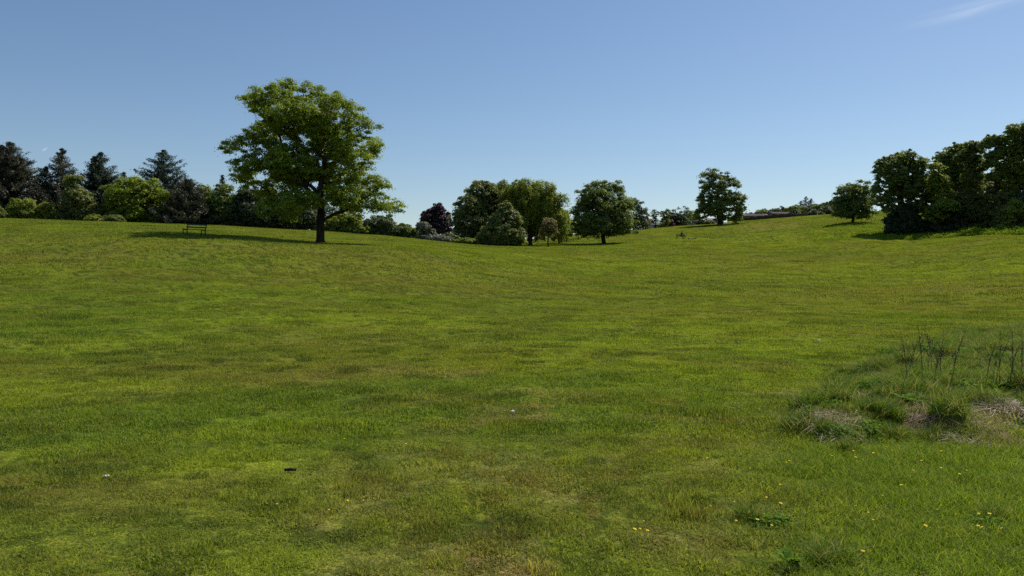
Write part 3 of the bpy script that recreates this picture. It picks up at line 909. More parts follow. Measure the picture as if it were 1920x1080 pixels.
# --- tree by the second bench
tree_px('broadleaf_tree', 'tall dark tree with ragged crown standing by the roofs above the second bench', 'tree', 1350, 196,
        [(1332, 328, 14, 11), (1350, 335, 14, 12), (1368, 342, 14, 10, 1), (1380, 346, 8, 6), (1325, 345, 14, 12), (1345, 355, 26, 16), (1330, 370, 20, 16), (1360, 372, 24, 18), (1385, 372, 10, 8),
         (1388, 390, 8, 10), (1345, 388, 32, 16), (1320, 396, 12, 12), (1312, 404, 11, 8), (1370, 395, 22, 12), (1352, 404, 16, 10), (1378, 408, 12, 6)],
        'mid', 61, crpx=5.5, per=80, fill=.75, tr=.62, topy=(1350, 372), shell=.3, gaps=.14)

# --- trees on the right
tree_px('broadleaf_tree', 'low branching small tree left of the big dark tree on the right slope', 'tree', 1598, 149,
        [(1590, 362, 18, 18), (1610, 356, 16, 14), (1582, 382, 18, 18), (1605, 382, 28, 20), (1628, 372, 14, 18), (1625, 395, 16, 12), (1590, 398, 22, 10), (1612, 402, 20, 8)],
        'mid', 71, crpx=7, per=85, fill=.9, tr=.30, topy=(1600, 385), shell=.3)
tree_px('broadleaf_tree', 'big dark tree with two thick trunks at the left end of the right wood', 'tree', 1692, 126,
        [(1695, 300, 26, 16), (1668, 308, 24, 16), (1715, 312, 24, 16), (1738, 306, 12, 10, 1), (1652, 325, 14, 14), (1680, 330, 34, 18), (1720, 335, 28, 18), (1660, 352, 22, 16), (1700, 352, 34, 18),
         (1650, 375, 16, 12), (1672, 385, 20, 14), (1728, 365, 24, 20), (1712, 388, 28, 14), (1740, 345, 16, 18)],
        'mid', 72, crpx=5.4, per=58, fill=.68, tr=.75, topy=(1685, 340), shell=.25, gaps=.16, forks=[(415, (1708, 370, 1), (1712, 320, 1))])
tree_px('ivy_bush', 'dark ivy covered bush round the foot of the two trunk tree', 'bush', 1695, 124.5,
        [(1690, 418, 26, 26), (1680, 428, 18, 16), (1712, 425, 22, 20), (1702, 402, 16, 18), (1728, 432, 16, 12)], 'ivy', 73, crpx=5, per=110, fill=1.1, tr=.1)
rw = [('broadleaf_tree', 'light green tree leaning out just right of the two trunk tree', 1758, 122, [(1757, 318, 14, 14), (1760, 345, 20, 20), (1768, 375, 20, 22), (1755, 400, 22, 16), (1775, 385, 18, 10, -2)], 'fresh', 7, 85, .9),
      ('broadleaf_tree', 'broad topped tall tree in the right wood with its crown rising to the sky', 1795, 130, [(1800, 285, 28, 14), (1780, 300, 24, 18), (1825, 285, 18, 14), (1800, 320, 34, 20), (1790, 350, 34, 22), (1820, 350, 20, 24)], 'mid', 7, 90, .85),
      ('broadleaf_tree', 'slender clear trunked tree in the right wood between broad topped tree and pine', 1822, 123, [(1822, 278, 18, 12), (1812, 295, 20, 12), (1830, 310, 18, 14), (1822, 335, 18, 16)], 'olive', 6, 70, .7),
      ('pine_tree', 'flat topped pine with long bare trunk in the right wood', 1864, 118, [(1862, 262, 20, 8), (1850, 272, 14, 7), (1878, 278, 12, 7), (1866, 290, 18, 9), (1856, 306, 14, 7), (1878, 312, 12, 7), (1866, 330, 16, 8)], 'mid', 5.5, 75, .8),
      ('broadleaf_tree', 'sunlit green tall tree cut by the right edge of the view', 1900, 118, [(1905, 248, 22, 16), (1890, 268, 18, 14), (1915, 280, 28, 22), (1900, 310, 24, 20), (1920, 330, 26, 24), (1900, 350, 18, 18)], 'fresh', 7.5, 85, .85),
      ('broadleaf_tree', 'tall tree beyond the right edge whose branches reach into view', 1955, 116, [(1950, 235, 30, 22), (1940, 270, 32, 24), (1960, 320, 34, 30), (1945, 365, 26, 24)], 'mid', 8.5, 80, .85)]
for k, (nm, lb, px, D, lo, mt, cp, pr, fl) in enumerate(rw):
    tree_px(nm, lb, 'tree', px, D, lo, mt, 80 + k, crpx=cp * .62, per=int(pr * .5), fill=fl * .75, tr=.24, shell=.2, gaps=.16)
bk = [('dim olive tree behind the broad topped tree of the right wood', 1780, 140, [(1775, 345, 24, 20), (1785, 370, 28, 26), (1765, 395, 22, 18)], 'olive'),
      ('grey green tree behind the clear trunk of the slender tree', 1838, 142, [(1838, 345, 22, 22), (1842, 360, 26, 30), (1835, 395, 24, 18)], 'mid'),
      ('mid green tree closing the gap behind the flat topped pine', 1882, 140, [(1880, 330, 20, 22), (1885, 345, 24, 30), (1880, 390, 24, 22)], 'olive')]
for k, (lb, px, D, lo, mt) in enumerate(bk):
    tree_px('broadleaf_tree', lb, 'tree', px, D, lo, mt, 200 + k, crpx=5.5, per=60, fill=.8, tr=.2, shell=.3, gaps=.1)
under = [('holly_bush', 'darkest dense bush filling the gap right of the two trunk tree', 1775, 124, [(1772, 405, 30, 26), (1760, 425, 26, 14), (1795, 420, 26, 18)], 'dark'),
         ('holly_bush', 'tall shaded bush under the broad topped tree in the right wood', 1815, 123, [(1812, 390, 28, 34), (1825, 420, 26, 18), (1805, 370, 18, 18)], 'olive'),
         ('holly_bush', 'tall shaded bush round the foot of the flat topped pine', 1858, 121, [(1855, 385, 28, 36), (1862, 418, 26, 18), (1870, 355, 18, 18)], 'olive'),
         ('hazel_bush', 'bright green bush low at the right edge of the wood', 1905, 110, [(1905, 400, 20, 26), (1915, 420, 20, 18), (1895, 425, 16, 14)], 'fresh'),
         ('hazel_bush', 'green leafy bush between the pine and the bright edge bush', 1888, 116, [(1890, 370, 18, 18), (1888, 395, 18, 22)], 'olive'),
         ('holly_bush', 'dark bush beyond the right edge of the wood', 1950, 112, [(1945, 385, 28, 36), (1960, 420, 26, 18)], 'dark')]
for k, (nm, lb, px, D, lo, mt) in enumerate(under):
    tree_px(nm, lb, 'bush', px, D, lo, mt, 90 + k, crpx=6.5, per=95, fill=.85, tr=.12, shell=.3, skirt=True, gaps=.1)

# --- the wood and shrubs behind the crest on the left
lw = [('shrub', 'yellow green shrub at the foot of the leftmost conifer', 'bush', 42, 86, [(42, 385, 18, 14), (45, 400, 20, 12), (30, 398, 12, 10)], 'fresh', 6, 80, .9),
      ('shrub', 'small yellow green shrub second from the left under the conifers', 'bush', 84, 87, [(86, 392, 16, 12), (92, 402, 14, 10)], 'fresh', 6, 60, .8),
      ('shrub', 'half visible green shrub at the left edge of the view', 'bush', -8, 86, [(-8, 398, 14, 14)], 'olive', 6, 70, .9),
      ('young_tree', 'slim light olive tree between the second and third tall conifers', 'tree', 142, 88, [(140, 345, 16, 18), (148, 375, 26, 22), (165, 390, 18, 18), (135, 395, 20, 16)], 'olive', 7, 85, .85),
      ('broadleaf_tree', 'large rounded yellow green tree below the conifers on the left', 'tree', 252, 90, [(245, 348, 26, 16), (270, 350, 26, 16), (215, 360, 22, 14), (250, 370, 46, 24), (300, 375, 24, 22), (220, 390, 28, 22), (262, 395, 44, 18), (305, 398, 20, 16)], 'sycamore', 9, 105, .95),
      ('shrub', 'tiny green shrub on the crest left of the large rounded tree', 'bush', 182, 83, [(180, 411, 9, 4)], 'fresh', 3, 50, 1),
      ('shrub', 'tiny green shrub on the crest under the large rounded tree', 'bush', 215, 83, [(213, 411, 12, 5)], 'olive', 3, 50, 1),
      ('broadleaf_tree', 'pale green tree peeping out behind the left bench', 'tree', 375, 98, [(378, 362, 18, 14), (370, 375, 18, 12), (392, 380, 14, 18)], 'fresh', 6, 75, .8),
      ('broadleaf_tree', 'round green tree left of the tall sycamore crown', 'tree', 418, 92, [(418, 360, 18, 14), (410, 378, 26, 18), (425, 395, 26, 20), (440, 380, 14, 16)], 'mid', 7, 85, .95),
      ('holly_tree', 'black green tree behind the left side of the sycamore', 'tree', 470, 92, [(468, 370, 24, 18), (465, 395, 34, 22), (495, 400, 26, 20)], 'dark', 7, 90, 1.0),
      ('holly_tree', 'black green tree directly behind the sycamore trunk', 'tree', 550, 94, [(545, 385, 28, 20), (560, 405, 34, 20), (530, 412, 28, 14)], 'dark', 7, 90, 1.0),
      ('broadleaf_tree', 'light green tree seen through the lower left sycamore branches', 'tree', 515, 98, [(505, 370, 20, 18), (515, 395, 24, 18)], 'fresh', 7, 70, .9),
      ('shrub', 'bright green shrub just right of the sycamore trunk', 'bush', 640, 92, [(632, 415, 20, 14), (655, 418, 20, 14), (668, 412, 10, 12)], 'fresh', 5.5, 75, .95),
      ('willow_shrub', 'grey green willow shrub under the right tip of the sycamore', 'bush', 710, 98, [(700, 422, 20, 12), (722, 420, 18, 12), (712, 412, 14, 8)], 'grey', 5, 80, 1.0),
      ('shrub', 'dark green shrub on the crest right of the grey willow', 'bush', 757, 100, [(755, 430, 16, 10), (770, 436, 14, 9)], 'mid', 4.5, 80, 1.0),
      ('shrub', 'olive shrub on the crest below the blossoming shrub', 'bush', 785, 104, [(780, 436, 14, 8), (798, 440, 12, 8)], 'olive', 4.5, 75, 1.0),
      ('blossom_shrub', 'greyish white blossoming shrub in front of the copper beech', 'bush', 793, 112, [(792, 425, 12, 9), (803, 434, 12, 10), (815, 445, 10, 6)], 'white', 4, 60, .9),
      ('blossom_shrub', 'low whitish shrub at the foot of the copper beech', 'bush', 826, 112, [(822, 448, 10, 6), (838, 450, 8, 6)], 'white', 4, 60, .9),
      ('shrub', 'grey green shrub between the copper beech and the central group', 'bush', 845, 116, [(842, 445, 12, 9), (852, 450, 10, 8)], 'grey', 4, 75, 1.0),
      ('shrub', 'low bright shrubs fringing the left foot of the central group', 'bush', 868, 114, [(862, 456, 10, 3), (880, 458, 10, 3)], 'fresh', 3, 50, 1.0)]
for k, (nm, lb, ct, px, D, lo, mt, cp, pr, fl) in enumerate(lw):
    tree_px(nm, lb, ct, px, D + (18 if D < 112 else 4), lo, mt, 120 + k, crpx=cp, per=pr, fill=fl, shell=.35, skirt=True)

# --- far trees and shrubs round the houses
fr = [('broadleaf_tree', 'open crowned green tree immediately right of the middle dome tree', 'tree', 1189, 200, [(1186, 385, 14, 12), (1198, 395, 14, 14), (1190, 410, 18, 14)], 'pale', 5, 50, .8),
      ('young_tree', 'thin rusty young tree with sparse leaves left of the blue grey roof', 'tree', 1210, 205, [(1208, 408, 8, 8), (1212, 418, 9, 7)], 'rust', 3.6, 34, .8),
      ('young_tree', 'slender young tree standing before the blue grey roof', 'tree', 1229, 208, [(1228, 402, 6, 9), (1226, 412, 7, 6)], 'pale', 3.6, 36, .8),
      ('young_tree', 'thin forked young tree just right of the blue grey roof', 'tree', 1249, 212, [(1243, 402, 5, 7), (1252, 400, 5, 9), (1248, 415, 8, 8)], 'olive', 3.6, 40, .8),
      ('bush', 'dark bush beside the reddish bush on the skyline', 'bush', 1262, 220, [(1262, 410, 14, 12), (1272, 416, 10, 10)], 'dark', 4, 70, 1.0),
      ('bush', 'low olive bush left of the reddish bush on the skyline', 'bush', 1243, 218, [(1245, 421, 8, 8)], 'olive', 3.5, 60, 1.0),
      ('bush', 'small reddish bush on the skyline', 'bush', 1256, 214, [(1257, 420, 7, 6)], 'red', 3, 50, .9),
      ('young_tree', 'pale airy tree on the skyline left of the brown gabled roof', 'tree', 1282, 222, [(1277, 398, 7, 7), (1286, 394, 6, 8), (1282, 406, 9, 8)], 'pale', 4, 34, .8),
      ('bush', 'grey green bush under the pale airy skyline tree', 'bush', 1280, 226, [(1280, 414, 12, 9)], 'grey', 3.6, 60, 1.0),
      ('bush', 'green bush left of the brown gabled roof', 'bush', 1298, 236, [(1298, 405, 10, 10), (1306, 400, 8, 8)], 'fresh', 3.6, 60, .9),
      ('bush', 'round dark hedge bush before the brown gabled roof', 'bush', 1315, 210, [(1314, 419, 8, 5)], 'dark', 2.6, 60, 1.1),
      ('bush', 'round olive bush beside the dark hedge bush under the ragged tree', 'bush', 1330, 208, [(1330, 418, 7, 5)], 'olive', 2.6, 60, 1.1),
      ('bush', 'green bush right of the ragged dark tree trunk', 'bush', 1380, 216, [(1380, 409, 11, 5)], 'mid', 3, 60, 1.0),
      ('bush', 'small dark red bush above the left brown roof', 'bush', 1398, 250, [(1397, 404, 5, 4)], 'red', 2.4, 50, 1.0),
      ('bush', 'pale bush behind the left brown roof', 'bush', 1412, 256, [(1408, 404, 10, 5), (1422, 403, 10, 6)], 'pale', 3, 60, 1.0),
      ('bush', 'light green bush behind the joint of the two brown roofs', 'bush', 1437, 258, [(1430, 400, 9, 7), (1442, 403, 10, 5)], 'fresh', 3, 60, 1.0),
      ('broadleaf_tree', 'round grey green tree behind the right brown roof', 'tree', 1455, 262, [(1452, 398, 12, 7), (1462, 402, 9, 6)], 'grey', 3.2, 70, 1.0),
      ('conifer_bush', 'small dark conifer between grey green and bright trees on the far skyline', 'tree', 1469, 264, [(1468, 396, 6, 8)], 'spruce', 3, 60, 1.0),
      ('broadleaf_tree', 'bright green tree on the far skyline right of the brown roofs', 'tree', 1484, 258, [(1478, 397, 8, 8), (1488, 394, 10, 8)], 'fresh', 3.2, 70, 1.0),
      ('bush', 'dark rounded bush at the right end of the brown roofs', 'bush', 1490, 222, [(1490, 402, 8, 9)], 'dark', 3, 70, 1.1),
      ('broadleaf_tree', 'green tree under the pair of distant dark conifers', 'tree', 1508, 262, [(1506, 394, 9, 7), (1502, 402, 8, 6)], 'mid', 3.2, 70, 1.0),
      ('bush', 'rounded sage green bush on the skyline below the distant conifers', 'bush', 1524, 222, [(1522, 400, 10, 8), (1532, 402, 8, 6)], 'grey', 3, 80, 1.1),
      ('broadleaf_tree', 'broad green tree on the far skyline right of the distant conifers', 'tree', 1545, 268, [(1535, 387, 12, 5), (1548, 386, 12, 6)], 'mid', 3.2, 70, 1.0),
      ('bush', 'pale leafy bush left of the small tree on the right slope', 'bush', 1549, 225, [(1546, 394, 9, 9), (1554, 400, 8, 8)], 'pale', 3.2, 60, .9),
      ('broadleaf_tree', 'small dark round tree on the far skyline beside the right slope tree', 'tree', 1562, 240, [(1561, 380, 6, 6), (1566, 388, 8, 8)], 'dark', 3, 70, 1.1)]
for k, (nm, lb, ct, px, D, lo, mt, cp, pr, fl) in enumerate(fr):
    tree_px(nm, lb, ct, px, D, lo, mt, 160 + k, crpx=cp, per=pr, fill=fl, shell=.3, leafpx=.9, skirt='young' not in nm)

# --- conifers
def conifer(label, px, topy, hw, D, mat, seed, tips=((0, 0),), ragged=.25, dens=1.0, name='spruce_tree'):
    r = np.random.default_rng(seed)
    if px < 600: D += 18
    b = foot(px, D); top = at(px, topy, D)
    hgt = top[2] - b[2]; w = hw / F * D * 1.5
    root = empty(name, b, label, 'tree')
    tr, nd = Acc(), Acc()
    for ti, (dx, dh) in enumerate(tips):
        ox = dx / F * D; h = hgt - dh / F * D
        fork = 0 if ti == 0 else h * .55
        pth = [np.array([0, 0, 0.]) if ti == 0 else np.array([0, 0, fork]), np.array([ox * .8, 0, max(h * .7, fork + .5)]), np.array([ox, 0, h])]
        V, Q = tube(pth, [hgt * .016 if ti == 0 else .08, .06, .012], 7); tr.add(V, Q)
        nb = int(150 * dens)
        for q in range(nb):
            s = (q + r.random()) / nb
            s = .10 + .9 * s if ti == 0 else .55 + .45 * s
            z = h * s
            ax = ox * min(1, max(0, (z - fork) / max(.1, h - fork)) * 1.1)
            L = w * (1 - s) ** .85 * r.uniform(1 - ragged, 1 + ragged) + .12
            if ti: L *= .6
            az = r.random() * 2 * math.pi
            k = max(4, int(L / .22))
            t = np.linspace(0, 1, k)
            rise = r.uniform(-.05, .3) + .25 * s
            bx = ax + np.cos(az) * L * t; by = np.sin(az) * L * t
            bz = z + L * (rise * t ** 1.5 - .32 * np.sin(t * 2.4) * (1 - s))
            Pb = np.stack([bx, by, bz], 1)
            if q % 2 == 0:
                V, Q = tube(Pb[[0, k // 2, k - 1]], [.035, .02, .008], 4); tr.add(V, Q)
            m = int(k * 11)
            tt = r.random(m) ** .75
            c = np.stack([np.interp(tt, t, Pb[:, j]) for j in range(3)], 1)
            spread = .30 * (1 - .5 * tt) * min(1, L / 1.5 + .3)
            side = r.normal(size=(m, 3)) * spread[:, None] * np.array([1, 1, .35])
            side[:, 2] -= np.abs(r.normal(size=m)) * .14
            c = c + side
            N = r.normal(size=(m, 3)) + np.array([0, 0, .8])
            V, Q = leaf_quads(c, N, .40 * (1 - .45 * s), r, .36)
            nd.add(V, Q, np.clip(r.random(m) * .7 + r.random() * .4, 0, 1))
    link('trunk', tr.mesh('trunk', M['bark'], True), root)
    link('crown', nd.mesh('crown', M[mat]), root)
    return root
conifer('leftmost tall brown green conifer with twin tips', 22, 266, 66, 94, 'brownspruce', 1, ((0, 0), (-16, 6), (16, 26)), .28, 1.6)
conifer('small dark conifer leaning against the second tall spruce from the left', 88, 312, 30, 96, 'spruce', 2, dens=.9)
conifer('second tall spruce from the left with a thin pointed tip', 119, 278, 44, 97, 'brownspruce', 3, ragged=.32, dens=1.1)
conifer('blue black spruce with double tip above the large rounded tree', 192, 285, 50, 100, 'spruce', 4, ((0, 0), (-13, 8)), .25, 1.3)
conifer('tiny spruce tip peeping over the large rounded tree', 233, 322, 22, 112, 'spruce', 5, dens=.6)
conifer('isolated pointed spruce left of the bench with spreading branches', 309, 281, 62, 96, 'spruce', 6, ((0, 0),), .38, 1.3)
conifer('narrow spruce tip showing left of the sycamore', 419, 328, 22, 118, 'spruce', 7, dens=.6)
conifer('brown conifer filling the gap between the two leftmost spruces', 68, 345, 34, 92, 'brownspruce', 8, dens=.8)
conifer('low brown grey conifer sloping down behind the left bench', 352, 336, 42, 90, 'brownspruce', 14, ragged=.4, dens=1.3)
conifer('tall conifer beyond the left edge of the view', -55, 262, 60, 92, 'brownspruce', 9, dens=1.0)
conifer('taller of the two distant dark conifers on the right skyline', 1510, 368, 13, 275, 'spruce', 10, dens=.45)
conifer('shorter right hand one of the two distant dark conifers', 1520, 372, 12, 272, 'spruce', 12, dens=.45)
conifer('small leftmost distant conifer on the right skyline', 1501, 376, 10, 280, 'spruce', 13, dens=.35)

# --- nettles and brambles along the edge of the right wood, rank grass on the slope
def build_undergrowth():
    r = np.random.default_rng(77)
    acc = Acc()
    for _ in range(420):
        px = r.uniform(1640, 1990); D = np.interp(px, [1640, 1700, 1800, 1920, 1990], [124, 119, 113, 105, 102]) + r.uniform(-3.5, 6)
        x = (px - 960) / F * D
        hgt = r.uniform(.25, .9) * (1.3 if px > 1800 else .8)
        n = 60
        d = r.normal(size=(n, 3)); d /= np.linalg.norm(d, axis=1)[:, None]; d[:, 2] = np.abs(d[:, 2])
        P = np.array([x, D, H(x, D)]) + d * np.array([.9, .9, hgt]) * (r.random((n, 1)) ** .4)
        V, Q = leaf_quads(P, d + np.array([0, 0, .6]) + r.normal(size=(n, 3)) * .4, .22, r)
        acc.add(V, Q, np.clip(r.random() * .5 + r.random(n) * .5, 0, 1))
    me = acc.mesh('undergrowth', M['rank'])
    link('undergrowth', me, kind='stuff', label='nettles and brambles along the edge of the right wood', category='undergrowth')
    acc = Acc()
    for _ in range(700):
        px = r.uniform(1515, 1720); D = r.uniform(118, 152)
        x = (px - 960) / F * D
        if fbm(np.array([x * .2]), np.array([D * .2]), 3)[0] < .35: continue
        n = 22
        d = r.normal(size=(n, 3)); d[:, 2] = np.abs(d[:, 2])
        P = np.array([x, D, H(x, D)]) + d * np.array([.5, .5, .10])
        V, Q = leaf_quads(P, d + np.array([0, 0, 1.2]), .2, r)
        acc.add(V, Q, np.clip(r.random() * .5 + r.random(n) * .5, 0, 1))
    link('rank_grass', acc.mesh('rank_grass', M['rank']), kind='stuff', label='longer rank grass round the right hand trees', category='grass')
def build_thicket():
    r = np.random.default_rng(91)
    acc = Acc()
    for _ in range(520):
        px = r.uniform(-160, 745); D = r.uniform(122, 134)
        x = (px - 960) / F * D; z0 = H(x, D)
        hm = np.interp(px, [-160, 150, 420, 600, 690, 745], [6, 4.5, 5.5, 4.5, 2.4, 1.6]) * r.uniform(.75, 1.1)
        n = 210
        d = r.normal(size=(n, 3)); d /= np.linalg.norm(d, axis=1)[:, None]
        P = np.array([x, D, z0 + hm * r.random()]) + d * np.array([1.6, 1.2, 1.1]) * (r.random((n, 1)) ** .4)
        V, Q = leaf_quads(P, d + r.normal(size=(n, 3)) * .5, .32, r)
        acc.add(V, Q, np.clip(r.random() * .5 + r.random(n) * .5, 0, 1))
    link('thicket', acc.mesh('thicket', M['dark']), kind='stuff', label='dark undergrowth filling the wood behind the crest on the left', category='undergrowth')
build_thicket()
build_undergrowth()

# ---------------------------------------------------------------- box helper for built things
def boxes(lst):
    """lst of (centre, size[, rotation matrix]) -> verts, quads"""
    V, Q, n = [], [], 0
    for b in lst:
        c, s = np.array(b[0], float), np.array(b[1], float) / 2
        k = np.array([[-1, -1, -1], [1, -1, -1], [1, 1, -1], [-1, 1, -1], [-1, -1, 1], [1, -1, 1], [1, 1, 1], [-1, 1, 1]]) * s
        if len(b) > 2: k = k @ np.array(b[2]).T
        V.append(k + c); Q.append(np.array([[0, 3, 2, 1], [4, 5, 6, 7], [0, 1, 5, 4], [1, 2, 6, 5], [2, 3, 7, 6], [3, 0, 4, 7]]) + n); n += 8
    return np.concatenate(V), np.concatenate(Q)
def box_obj(name, lst, mat, parent, bevel=0, **kw):
    V, Q = boxes(lst)
    o = link(name, mesh_from(name, V, quads=Q, mat=mat), parent, **kw)
    if bevel:
        m = o.modifiers.new('bevel', 'BEVEL'); m.width = bevel; m.segments = 2
    return o
def rotx(a): return [[1, 0, 0], [0, math.cos(a), -math.sin(a)], [0, math.sin(a), math.cos(a)]]

# ---------------------------------------------------------------- benches
def bench(label, p, rz, tilt, length=1.75, group='park benches'):
    root = empty('park_bench', p, label, 'bench', group, rz)
    root.rotation_euler = (0, tilt, rz)
    L = length
    # seat faces local -Y
    box_obj('seat', [((0, -.20 + k * .135, .45), (L, .105, .035)) for k in range(4)], M['bench'], root, .006)
    lean = R(-12)
    box_obj('backrest', [((0, .275 + (z - .6) * .21, z), (L, .03, .10), rotx(lean)) for z in (.62, .82)], M['bench'], root, .006)
    for sx in (-1, 1):
        x = sx * (L / 2 - .10)
        box_obj('rear_leg', [((x, .265, .20), (.055, .06, .50)), ((x, .305, .655), (.055, .055, .46), rotx(lean))], M['benchmetal'], root, .006)
        box_obj('front_leg', [((x, -.20, .19), (.055, .06, .48))], M['benchmetal'], root, .006)
        box_obj('seat_bearer', [((x, .02, .405), (.05, .50, .05))], M['benchmetal'], root, .006)
    return root
pb = ground_at(364, 440.5)
pb = foot(364, 57.3)
bench('empty wooden slatted bench in the shade line left of the sycamore', pb, R(-14), math.atan((H(pb[0] - .8, pb[1]) - H(pb[0] + .8, pb[1])) / 1.6))
b2 = foot(1277, 139)
B2TILT = math.atan((H(b2[0] - .8, b2[1]) - H(b2[0] + .8, b2[1])) / 1.6)
bench('distant wooden bench with a dark dressed person sitting on it', b2, R(10), B2TILT)

# ---------------------------------------------------------------- person on the far bench
def skin_obj(name, verts, edges, radii, mat, parent=None, sub=2, **props):
    me = bpy.data.meshes.new(name)
    me.from_pydata([tuple(v) for v in verts], edges, [])
    me.materials.append(mat)
    o = link(name, me, parent, **props)
    sk = o.modifiers.new('skin', 'SKIN')
    for i, v in enumerate(me.skin_vertices[0].data):
        rr = radii[i]; v.radius = rr if isinstance(rr, tuple) else (rr, rr); v.use_root = (i == 0)
    sk.use_smooth_shade = True
    sb = o.modifiers.new('sub', 'SUBSURF'); sb.levels = sub; sb.render_levels = sub
    return o
M['skin'] = plain_mat('skin', (.38, .22, .15), (.42, .25, .17), 10, .6, .05)
M['jacket'] = plain_mat('dark_jacket', (.012, .013, .018), (.022, .023, .03), 20, .9)
M['trouser'] = plain_mat('dark_trousers', (.010, .011, .014), (.018, .02, .026), 20, .9)
M['hair'] = plain_mat('dark_hair', (.015, .011, .008), (.03, .02, .014), 30, .7)
M['bagcloth'] = plain_mat('black_bag_cloth', (.010, .010, .011), (.02, .02, .022), 20, .8)
def build_person():
    # local frame of the bench: +x right along the seat, sitter faces -y
    root = link('person', None, None, b2, R(10), label='person in dark clothes sitting on the distant bench facing the camera', category='person')
    root.rotation_euler = (0, B2TILT, R(10))
    px = .18
    J = dict(pel=(px, .10, .56), ab=(px, .10, .72), ch=(px, .06, .93), nk=(px, .02, 1.10), nk2=(px, 0, 1.17), hd=(px, -.03, 1.26), tp=(px, -.02, 1.36))
    v, e, r = [], [], []
    def add(p, rad, par=None):
        v.append(p); r.append(rad)
        if par is not None: e.append((par, len(v) - 1))
        return len(v) - 1
    pel = add(J['pel'], (.15, .11)); ab = add(J['ab'], (.14, .10), pel); chn = add(J['ch'], (.16, .11), ab)
    nk = add(J['nk'], .06, chn); n2 = add(J['nk2'], .055, nk); hd = add(J['hd'], (.085, .10), n2); add(J['tp'], (.07, .08), hd)
    limbs = {}
    for s in (-1, 1):
        sh = add((px + s * .17, .05, 1.03), .055, chn)
        el = add((px + s * .25, -.06, .80), .043, sh); wr = add((px + s * .12, -.26, .68), .030, el); hn = add((px + s * .08, -.33, .66), (.035, .018), wr)
        for q in range(4):
            f1 = add((px + s * (.055 + q * .018), -.38, .655), .009, hn); add((px + s * (.055 + q * .018), -.40 - (q % 3) * .006, .635), .008, f1)
        add((px + s * .035, -.345, .665), .010, hn)
        hp = add((px + s * .10, .06, .53), .085, pel); kn = add((px + s * .13, -.38, .51), .060, hp); an = add((px + s * .13, -.36, .10), .040, kn)
        add((px + s * .14, -.50, .04), (.040, .03), an)
        limbs[s] = (v[sh], v[el], v[wr], v[hp], v[kn], v[an])
    body = skin_obj('body', v, e, r, M['skin'], root)
    jv = [(px, .10, .58), J['ab'], J['ch'], (px, .04, 1.07)]; je = [(0, 1), (1, 2), (2, 3)]; jr = [(.175, .135), (.165, .125), (.185, .135), .085]
    for s in (-1, 1):
        a = len(jv); jv += [(px + s * .09, .05, 1.01), limbs[s][0], limbs[s][1], limbs[s][2]]; jr += [.095, .078, .06, .045]; je += [(3, a), (a, a + 1), (a + 1, a + 2), (a + 2, a + 3)]
    skin_obj('jacket', jv, je, jr, M['jacket'], root)
    tv = [(px, .10, .56)]; te = []; trd = [(.17, .13)]
    for s in (-1, 1):
        a = len(tv); tv += [limbs[s][3], limbs[s][4], limbs[s][5]]; trd += [.105, .078, .058]; te += [(0, a), (a, a + 1), (a + 1, a + 2)]
    skin_obj('trousers', tv, te, trd, M['trouser'], root)
    skin_obj('hair', [(px, .045, 1.20), (px, .035, 1.29), (px, .005, 1.36), (px, -.04, 1.385)], [(0, 1), (1, 2), (2, 3)], [.075, .095, .085, .06], M['hair'], root)
    for s in (-1, 1):
        skin_obj('shoe', [(px + s * .13, -.33, .05), (px + s * .14, -.52, .035)], [(0, 1)], [(.05, .05), (.045, .032)], M['trouser'], root)
        skin_obj('eye', [(px + s * .03, -.125, 1.265), (px + s * .03, -.128, 1.265)], [(0, 1)], [.008, .006], M['hair'], root, sub=1)
    # bag beside the sitter
    bt = link('shoulder_bag', None, None, root.location, 0, label='black bag lying on the distant bench beside the person', category='bag')
    bt.rotation_euler = root.rotation_euler
    skin_obj('bag_body', [(-.10, -.02, .56), (-.28, -.02, .55), (-.42, -.02, .53)], [(0, 1), (1, 2)], [(.09, .11), (.10, .10), (.07, .05)], M['bagcloth'], bt)
    V, Q = tube([(-.12, 0, .63), (-.2, .0, .70), (-.32, 0, .66), (-.38, 0, .58)], [.012] * 4, 6)
    link('strap', mesh_from('strap', V, quads=Q, mat=M['bagcloth']), bt)
build_person()

# ---------------------------------------------------------------- birds
M['feather'] = plain_mat('black_feather', (.008, .008, .010), (.02, .02, .024), 20, .5)
def bird(label, p, rz, s=1.0, name='crow', cat='bird', group=None, peck=False):
    root = link(name, None, None, p, rz, label=label, category=cat, group=group)
    hz = .06 if peck else .31
    hx = .26 if peck else .19
    skin_obj('body', [(0, 0, .17 * s), (.10 * s, 0, .19 * s), (.16 * s, 0, (.12 if peck else .26) * s), (hx * s, 0, hz * s), (-.12 * s, 0, .15 * s), (-.26 * s, 0, .12 * s)],
             [(0, 1), (1, 2), (2, 3), (0, 4), (4, 5)], [(.075 * s, .07 * s), (.065 * s, .065 * s), .035 * s, .038 * s, (.05 * s, .04 * s), (.03 * s, .012 * s)], M['feather'], root)
    V, Q = tube([(hx * s, 0, hz * s), ((hx + .05) * s, 0, (hz - .02) * s), ((hx + .085) * s, 0, (hz - .035) * s)], [.018 * s, .012 * s, .002 * s], 6)
    link('beak', mesh_from('beak', V, quads=Q, mat=M['feather']), root)
    for k in (-1, 1):
        V, Q = tube([(0, k * .035 * s, .13 * s), (.01 * s, k * .035 * s, .06 * s), (.0, k * .035 * s, -.01)], [.014 * s, .008 * s, .007 * s], 5)
        link('leg', mesh_from('leg', V, quads=Q, mat=M['feather']), root)
    return root
